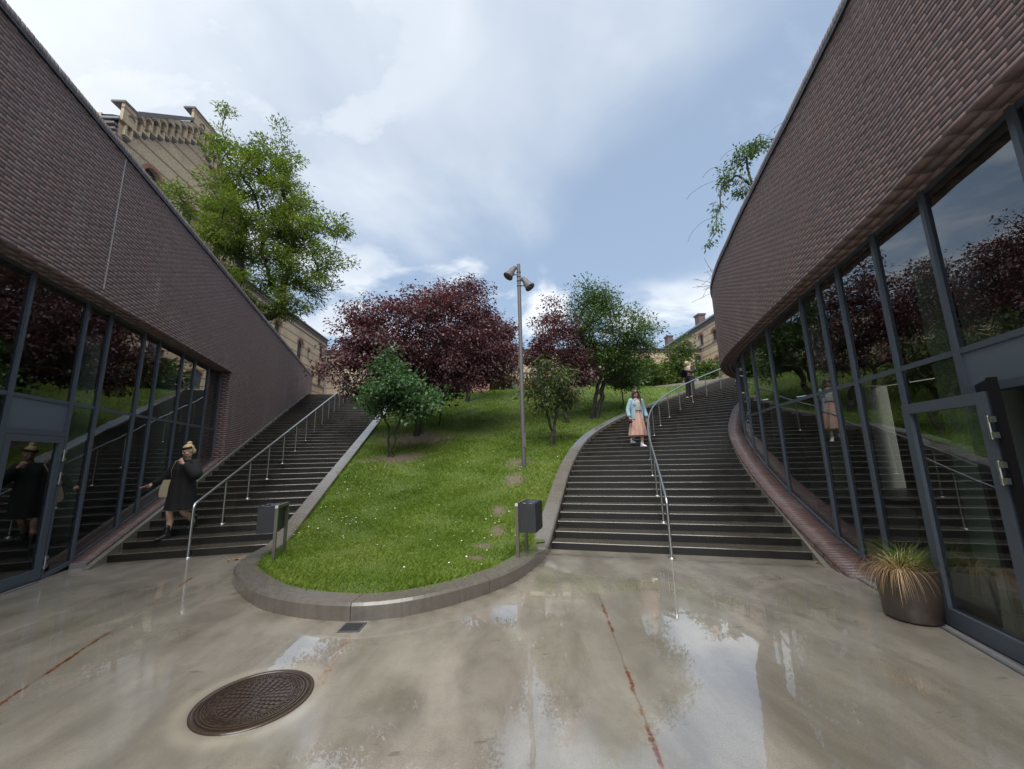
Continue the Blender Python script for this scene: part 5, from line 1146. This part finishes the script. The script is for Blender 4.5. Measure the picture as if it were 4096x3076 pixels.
M['denim'] = simple('pale_denim', (.26,.38,.45), .8, var=.22, scale=9, bmp=.3); M['denimdark'] = simple('denim_seam', (.17,.26,.33), .8); M['skirt'] = simple('dusty_pink_satin', (.50,.305,.245), .5, var=.12, scale=9)
M['printtop'] = simple('grey_print_top', (.42,.42,.40), .8, var=.55, scale=18); M['sneaker'] = simple('white_sneaker', (.72,.70,.72), .5)
M['vest'] = simple('rose_beige_vest', (.44,.315,.255), .8, var=.12); M['scarf'] = simple('beige_scarf', (.40,.32,.20), .8, var=.15); M['trouser'] = simple('black_trousers', (.016,.016,.021), .8); M['fur'] = simple('black_fluffy', (.012,.012,.014), .9, var=.5, scale=60, bmp=1)
def shoe(mb, ankle, d, boot=.0):
    a = np.array(ankle, float); d = unit(np.array(d, float)); z = a[2]-.085
    rs = []
    for f, w_, h_ in ((-.075, .026, .06), (-.05, .036, .085), (.02, .038, .085), (.08, .042, .062), (.13, .043, .045), (.165, .034, .036), (.18, .018, .024)):
        c_ = a[:2]+d[:2]*f; s_ = np.array([-d[1], d[0]]); rs.append([(c_[0]+s_[0]*x*w_, c_[1]+s_[1]*x*w_, z+y*h_) for x, y in ((-1, 0), (1, 0), (1.05, .35), (.85, .75), (.4, 1), (-.4, 1), (-.85, .75), (-1.05, .35))])
    mb.rings(rs, True)
    if boot: limb(mb, [a+[0, 0, -.03], a+[0, .0, boot]], [(.046, .046), (.05, .05)])
def euler(x, y, z): return (Matrix.Rotation(z, 3, 'Z') @ Matrix.Rotation(y, 3, 'Y') @ Matrix.Rotation(x, 3, 'X'))
# --- woman in black coming down the straight stairs
A = thing('person', 'woman in a black dress with blonde bun and outstretched arm on the straight stairs', 'person', loc=(-6.33, 7.70, 2*RL), rz=-.10)
hc = (.10, -.07, 1.585); Mr = euler(.42, -.12, -.35); b = MB()
limb(b, [(-.09, 0, .88), (-.10, -.10, .49), (-.11, -.06, .30), (-.11, -.10, .085)], [.088, .056, .054, .038]); limb(b, [(.09, 0, .88), (.07, -.02, .52), (.05, .16, .36), (.04, .30, .215)], [.088, .056, .052, .036])
torso(b, [(.78, 0, 0, .14, .10), (.9, 0, 0, .165, .115), (1.05, .01, 0, .135, .095), (1.22, .02, -.01, .155, .105), (1.36, .03, -.01, .165, .09), (1.43, .05, -.01, .07, .06)])
limb(b, [(.06, -.01, 1.36), (.08, -.035, 1.45), (.095, -.055, 1.53)], [.06, .05, .05]); head(b, hc, Mr)
limb(b, [(-.15, 0, 1.36), (-.33, -.02, 1.12), (-.50, -.11, .995)], [.05, .042, .028]); hand(b, (-.50, -.11, .995), (-.8, -.35, -.35), (.2, -.4, .8), .9)
limb(b, [(.21, 0, 1.36), (.33, -.09, 1.15), (.17, -.22, 1.36)], [.05, .042, .028]); hand(b, (.17, -.22, 1.36), (-.55, -.15, .75), (.1, -.9, .1), 1.2)
remesh(b, 'body', .0075, M['skin'], A, 3); face(A, hc, Mr)
d_ = MB(); torso(d_, [(.50, -.02, .03, .265, .21), (.62, -.02, .03, .255, .20), (.80, 0, .01, .24, .175), (.95, 0, 0, .225, .16), (1.1, .01, 0, .205, .145), (1.25, .02, -.01, .21, .145), (1.36, .03, -.01, .205, .12), (1.43, .05, -.01, .11, .085)], 72, .045, 8)
limb(d_, [(-.15, 0, 1.35), (-.33, -.02, 1.11), (-.47, -.095, 1.01)], [.09, .085, .06]); limb(d_, [(.20, 0, 1.35), (.335, -.085, 1.14), (.215, -.19, 1.31)], [.095, .10, .068]); remesh(d_, 'dress', .011, M['blackcloth'], A, 5)
hr = MB(); cH = Vector(hc); q = lambda v: tuple(cH+Mr @ Vector(v)); hr.ell(q((0, .022, .042)), (.090, .098, .096), 16, 10, Mr); hr.ell(q((0, .07, -.02)), (.07, .05, .07), 12, 8, Mr); hr.ell(q((0, .075, .135)), (.046, .046, .042), 12, 8, Mr)
hair = remesh(hr, 'hair', .008, M['blonde'], A, 2)
hb_ = MB(); hb_.tube([q((.098*math.cos(t_), .018+.0*t_-.105*math.sin(t_)*.9, .055+.02*math.sin(t_))) for t_ in np.linspace(-.2, math.pi+.2, 14)], [(.010, .021)]*14, 8); hb_.build('headband', M['blackcloth'], A)
sh = MB(); shoe(sh, (-.11, -.10, .085), (-.25, -1), .12); remesh(sh, 'boot', .006, M['leather'], A, 2); sh = MB(); shoe(sh, (.04, .30, .213), (.1, -1), .12); remesh(sh, 'boot', .006, M['leather'], A, 2)
tb_ = thing('tote_bag', 'beige canvas tote bag hanging at the side of the woman in black', 'bag', loc=(-6.33, 7.70, 2*RL), rz=-.10)
t_ = MB(); t_.rings([[(-.25+dx*w_-(1.0-z)*.12, -.04+dy, z) for dx, dy in ((-1, -.05), (1, -.05), (1.05, .07), (-1.05, .07))] for z, w_ in ((.74, .09), (.80, .12), (.92, .12), (1.06, .08))], True, False); t_.build('bag_body', M['tote'], tb_)
t_ = MB(); t_.tube([(-.25, .0, 1.05), (-.17, -.10, 1.25), (-.10, -.10, 1.40), (-.11, .02, 1.445), (-.16, .10, 1.3), (-.24, .06, 1.06)], [(.004, .016)]*6, 6); t_.build('strap', M['tote'], tb_)
ph = thing('phone', 'pink phone in the outstretched hand of the woman in black', 'phone', loc=(-6.33, 7.70, 2*RL), rz=-.10); MB().obox((-.60, -.165, .945), unit(np.array([-.8, -.35, -.3])), unit(np.array([.3, -.9, .2])), np.array([.2, .2, .95]), .075, .036, .006).build('case', M['pink'], ph)
# --- woman in denim jacket coming down the curved stairs
kb = 15; pb = rpath(kb+.25, -.33); B_p = thing('person', 'woman in pale denim jacket and pink skirt walking down the curved stairs', 'person', loc=(pb[0], pb[1], kb*RR), rz=.22)
hc = (-.03, -.05, 1.565); Mr = euler(.45, 0, -.05); b = MB()
limb(b, [(-.08, 0, .88), (-.08, -.02, .50), (-.07, .26, .205)], [.085, .055, .036]); limb(b, [(.08, 0, .88), (.08, -.08, .48), (.08, -.06, .28), (.08, -.03, .085)], [.085, .055, .052, .036])
torso(b, [(.78, 0, 0, .14, .10), (.92, 0, 0, .16, .11), (1.06, 0, 0, .125, .09), (1.22, 0, -.01, .15, .10), (1.37, 0, -.01, .165, .085), (1.44, -.01, -.01, .065, .06)])
limb(b, [(0, -.01, 1.38), (-.015, -.03, 1.46), (-.025, -.045, 1.53)], [.058, .048, .048]); head(b, hc, Mr)
limb(b, [(-.17, 0, 1.37), (-.27, .02, 1.09), (-.28, -.06, .86)], [.048, .04, .027]); hand(b, (-.28, -.06, .86), (.0, -.15, -1), (-.9, 0, .1), .7); limb(b, [(.17, 0, 1.37), (.26, .03, 1.08), (.29, -.02, .85)], [.048, .04, .027]); hand(b, (.29, -.02, .85), (.0, -.1, -1), (.9, 0, .1), .6)
remesh(b, 'body', .0075, M['skin'], B_p, 3); face(B_p, hc, Mr)
d_ = MB(); torso(d_, [(.33, 0, .03, .275, .21), (.5, 0, .02, .25, .19), (.75, 0, .01, .205, .155), (.95, 0, 0, .165, .12), (1.06, 0, 0, .135, .10)], 72, .075, 9); remesh(d_, 'skirt', .009, M['skirt'], B_p, 2)
d_ = MB(); torso(d_, [(1.04, 0, 0, .142, .106), (1.2, 0, -.01, .158, .112), (1.33, 0, -.012, .155, .105), (1.38, 0, -.005, .11, .09)], 24); remesh(d_, 'top', .009, M['printtop'], B_p, 3)
MB().lathe([(.146, 0), (.15, .01), (.146, .03)], (0, 0, 1.035), 24, False).build('belt', M['leather'], B_p)
d_ = MB()
for s_ in (-1, 1):
    rs = []
    for z, r0, r1 in ((.80, .205, .150), (.95, .198, .142), (1.12, .188, .138), (1.28, .195, .132), (1.38, .175, .105), (1.425, .10, .08)):
        out = []; inn = []
        for t_ in np.linspace(-.95, 1.62, 12): a_ = t_; out.append((s_*r0*math.cos(a_), r1*math.sin(a_)-.012*(t_ < -.5), z)); inn.append((s_*(r0-.022)*math.cos(a_), (r1-.022)*math.sin(a_), z))
        rs.append(out+inn[::-1])
    d_.rings(rs, True)
    limb(d_, [(s_*.17, 0, 1.37), (s_*.27, .025, 1.085), (s_*.285, -.045, .91)], [.075, .066, .052])
    d_.tube([(s_*.10, .06, 1.43), (s_*.085, -.05, 1.43), (s_*.07, -.10, 1.37)], [(.012, .035)]*3, 8)
jk = remesh(d_, 'jacket', .009, M['denim'], B_p, 3)
for s_ in (-1, 1):
    MB().obox((s_*.125, -.128, 1.235), (1, 0, 0), (0, 1, 0), (0, 0, 1), .045, .006, .012).build('pocket_flap', M['denimdark'], jk); MB().tube([(s_*.282, -.035, .93), (s_*.286, -.05, .895)], .060, 14).build('cuff', M['denim'], jk); 
hr = MB(); cH = Vector(hc); q = lambda v: tuple(cH+Mr @ Vector(v)); hr.ell(q((0, .020, .048)), (.100, .104, .096), 16, 10, Mr); limb(hr, [q((.075, .0, .03)), (.085, -.05, 1.45), (.105, -.105, 1.24)], [.045, .056, .024]); limb(hr, [q((-.078, .0, .03)), (-.10, -.03, 1.46), (-.105, -.07, 1.30)], [.042, .045, .02]); limb(hr, [q((0, .07, .02)), (0, .09, 1.42), (0, .10, 1.25)], [.07, .07, .04]); remesh(hr, 'hair', .009, M['brownhair'], B_p, 2)
for an, dd in (((-.07, .26, .205), (-.1, -1)), ((.08, -.03, .085), (.12, -1))): sh = MB(); shoe(sh, an, dd, .02); remesh(sh, 'shoe', .006, M['sneaker'], B_p, 2)
cp2 = thing('cap', 'small dark cap held in the hand of the woman in denim', 'cap', loc=(pb[0], pb[1], kb*RR), rz=.22); MB().ell((-.285, -.10, .745), (.055, .075, .062), 12, 8).build('crown', M['trouser'], cp2); MB().ell((-.285, -.17, .72), (.05, .06, .010), 12, 6).build('peak', M['trouser'], cp2)
# --- woman in beige scarf standing higher up
kc = 33; pcx = rpath(kc+.35, -.72); C_p = thing('person', 'woman in beige headscarf and rose vest standing high on the curved stairs', 'person', loc=(pcx[0], pcx[1], kc*RR), rz=-1.05)
hc = (0, -.10, 1.50); Mr = euler(.62, 0, 0); b = MB()
limb(b, [(-.09, 0, .90), (-.10, -.02, .5), (-.11, .0, .085)], [.09, .06, .04]); limb(b, [(.09, 0, .90), (.10, -.04, .5), (.11, -.06, .085)], [.09, .06, .04]); torso(b, [(.8, 0, 0, .15, .11), (.92, 0, 0, .165, .115), (1.08, 0, 0, .14, .1), (1.24, 0, -.01, .155, .105), (1.35, 0, -.02, .165, .09), (1.41, 0, -.03, .07, .06)])
limb(b, [(0, -.02, 1.36), (0, -.05, 1.42), (0, -.08, 1.48)], [.06, .05, .05]); head(b, hc, Mr)
for s_ in (-1, 1): limb(b, [(s_*.18, -.02, 1.34), (s_*.22, -.10, 1.12), (s_*.06, -.30, 1.15)], [.05, .042, .028]); hand(b, (s_*.06, -.30, 1.15), (-s_*.7, -.5, -.1), (0, -.4, .9), .9)
remesh(b, 'body', .0085, M['skin'], C_p, 3); face(C_p, hc, Mr)
d_ = MB()
for s_ in (-1, 1): limb(d_, [(s_*.09, 0, .90), (s_*.11, -.02*(s_ < 0)-.04*(s_ > 0), .5), (s_*.125, 0 if s_ < 0 else -.05, .05)], [(.115, .115), (.10, .10), (.115, .115)])
torso(d_, [(.78, 0, 0, .17, .13), (.9, 0, 0, .185, .135), (1.0, 0, 0, .165, .12)]); remesh(d_, 'trousers', .011, M['trouser'], C_p, 4)
d_ = MB(); torso(d_, [(.95, 0, 0, .195, .145), (1.1, 0, -.005, .19, .145), (1.25, 0, -.015, .195, .14), (1.36, 0, -.02, .165, .11), (1.40, 0, -.03, .10, .08)], 24); remesh(d_, 'vest', .010, M['vest'], C_p, 4)
d_ = MB()
for s_ in (-1, 1): limb(d_, [(s_*.185, -.02, 1.33), (s_*.235, -.10, 1.12), (s_*.10, -.265, 1.145)], [.078, .07, .05])
remesh(d_, 'sleeves', .010, M['trouser'], C_p, 3)
hr = MB(); cH = Vector(hc); q = lambda v: tuple(cH+Mr @ Vector(v)); hr.ell(q((0, .028, .032)), (.098, .098, .105), 16, 10, Mr); limb(hr, [q((0, .06, -.03)), (0, .05, 1.38), (0, .04, 1.28)], [.085, .12, .10]); limb(hr, [q((0, -.02, -.11)), (0, -.09, 1.33), (0, -.12, 1.22)], [.06, .08, .05]); remesh(hr, 'headscarf', .009, M['scarf'], C_p, 4)
for an, dd in (((-.11, .0, .085), (-.15, -1)), ((.11, -.06, .085), (.15, -1))): sh = MB(); shoe(sh, an, dd, .0); remesh(sh, 'shoe', .006, M['tote'], C_p, 2)
fz = MB(); r = np.random.default_rng(3); cB = np.array([0, -.37, 1.05]); n = 2600; dd = unit(r.normal(size=(n, 3))); Pq = cB+dd*np.array([.15, .12, .15])*.75; Dq = unit(dd+r.normal(size=(n, 3))*.5); V, F = leaf_quads(Pq, Dq, unit(np.cross(Dq, r.normal(size=(n, 3)))), .07, .014, .1)
fb = thing('fluffy_bundle', 'black fluffy bundle cradled by the woman in the beige scarf', 'bundle', loc=(pcx[0], pcx[1], kc*RR), rz=-1.05); fz.ell(tuple(cB), (.12, .10, .12), 14, 10); co_ = fz.build('core', M['fur'], fb); obj('fluff', mesh_np('fluff', V, F), M['fur'], fb)
MB().tube([(-.05, -.30, .95), (-.06, -.33, .80), (-.07, -.32, .66)], [(.03, .012)]*3, 8).build('hanging_strap', M['tote'], C_p)
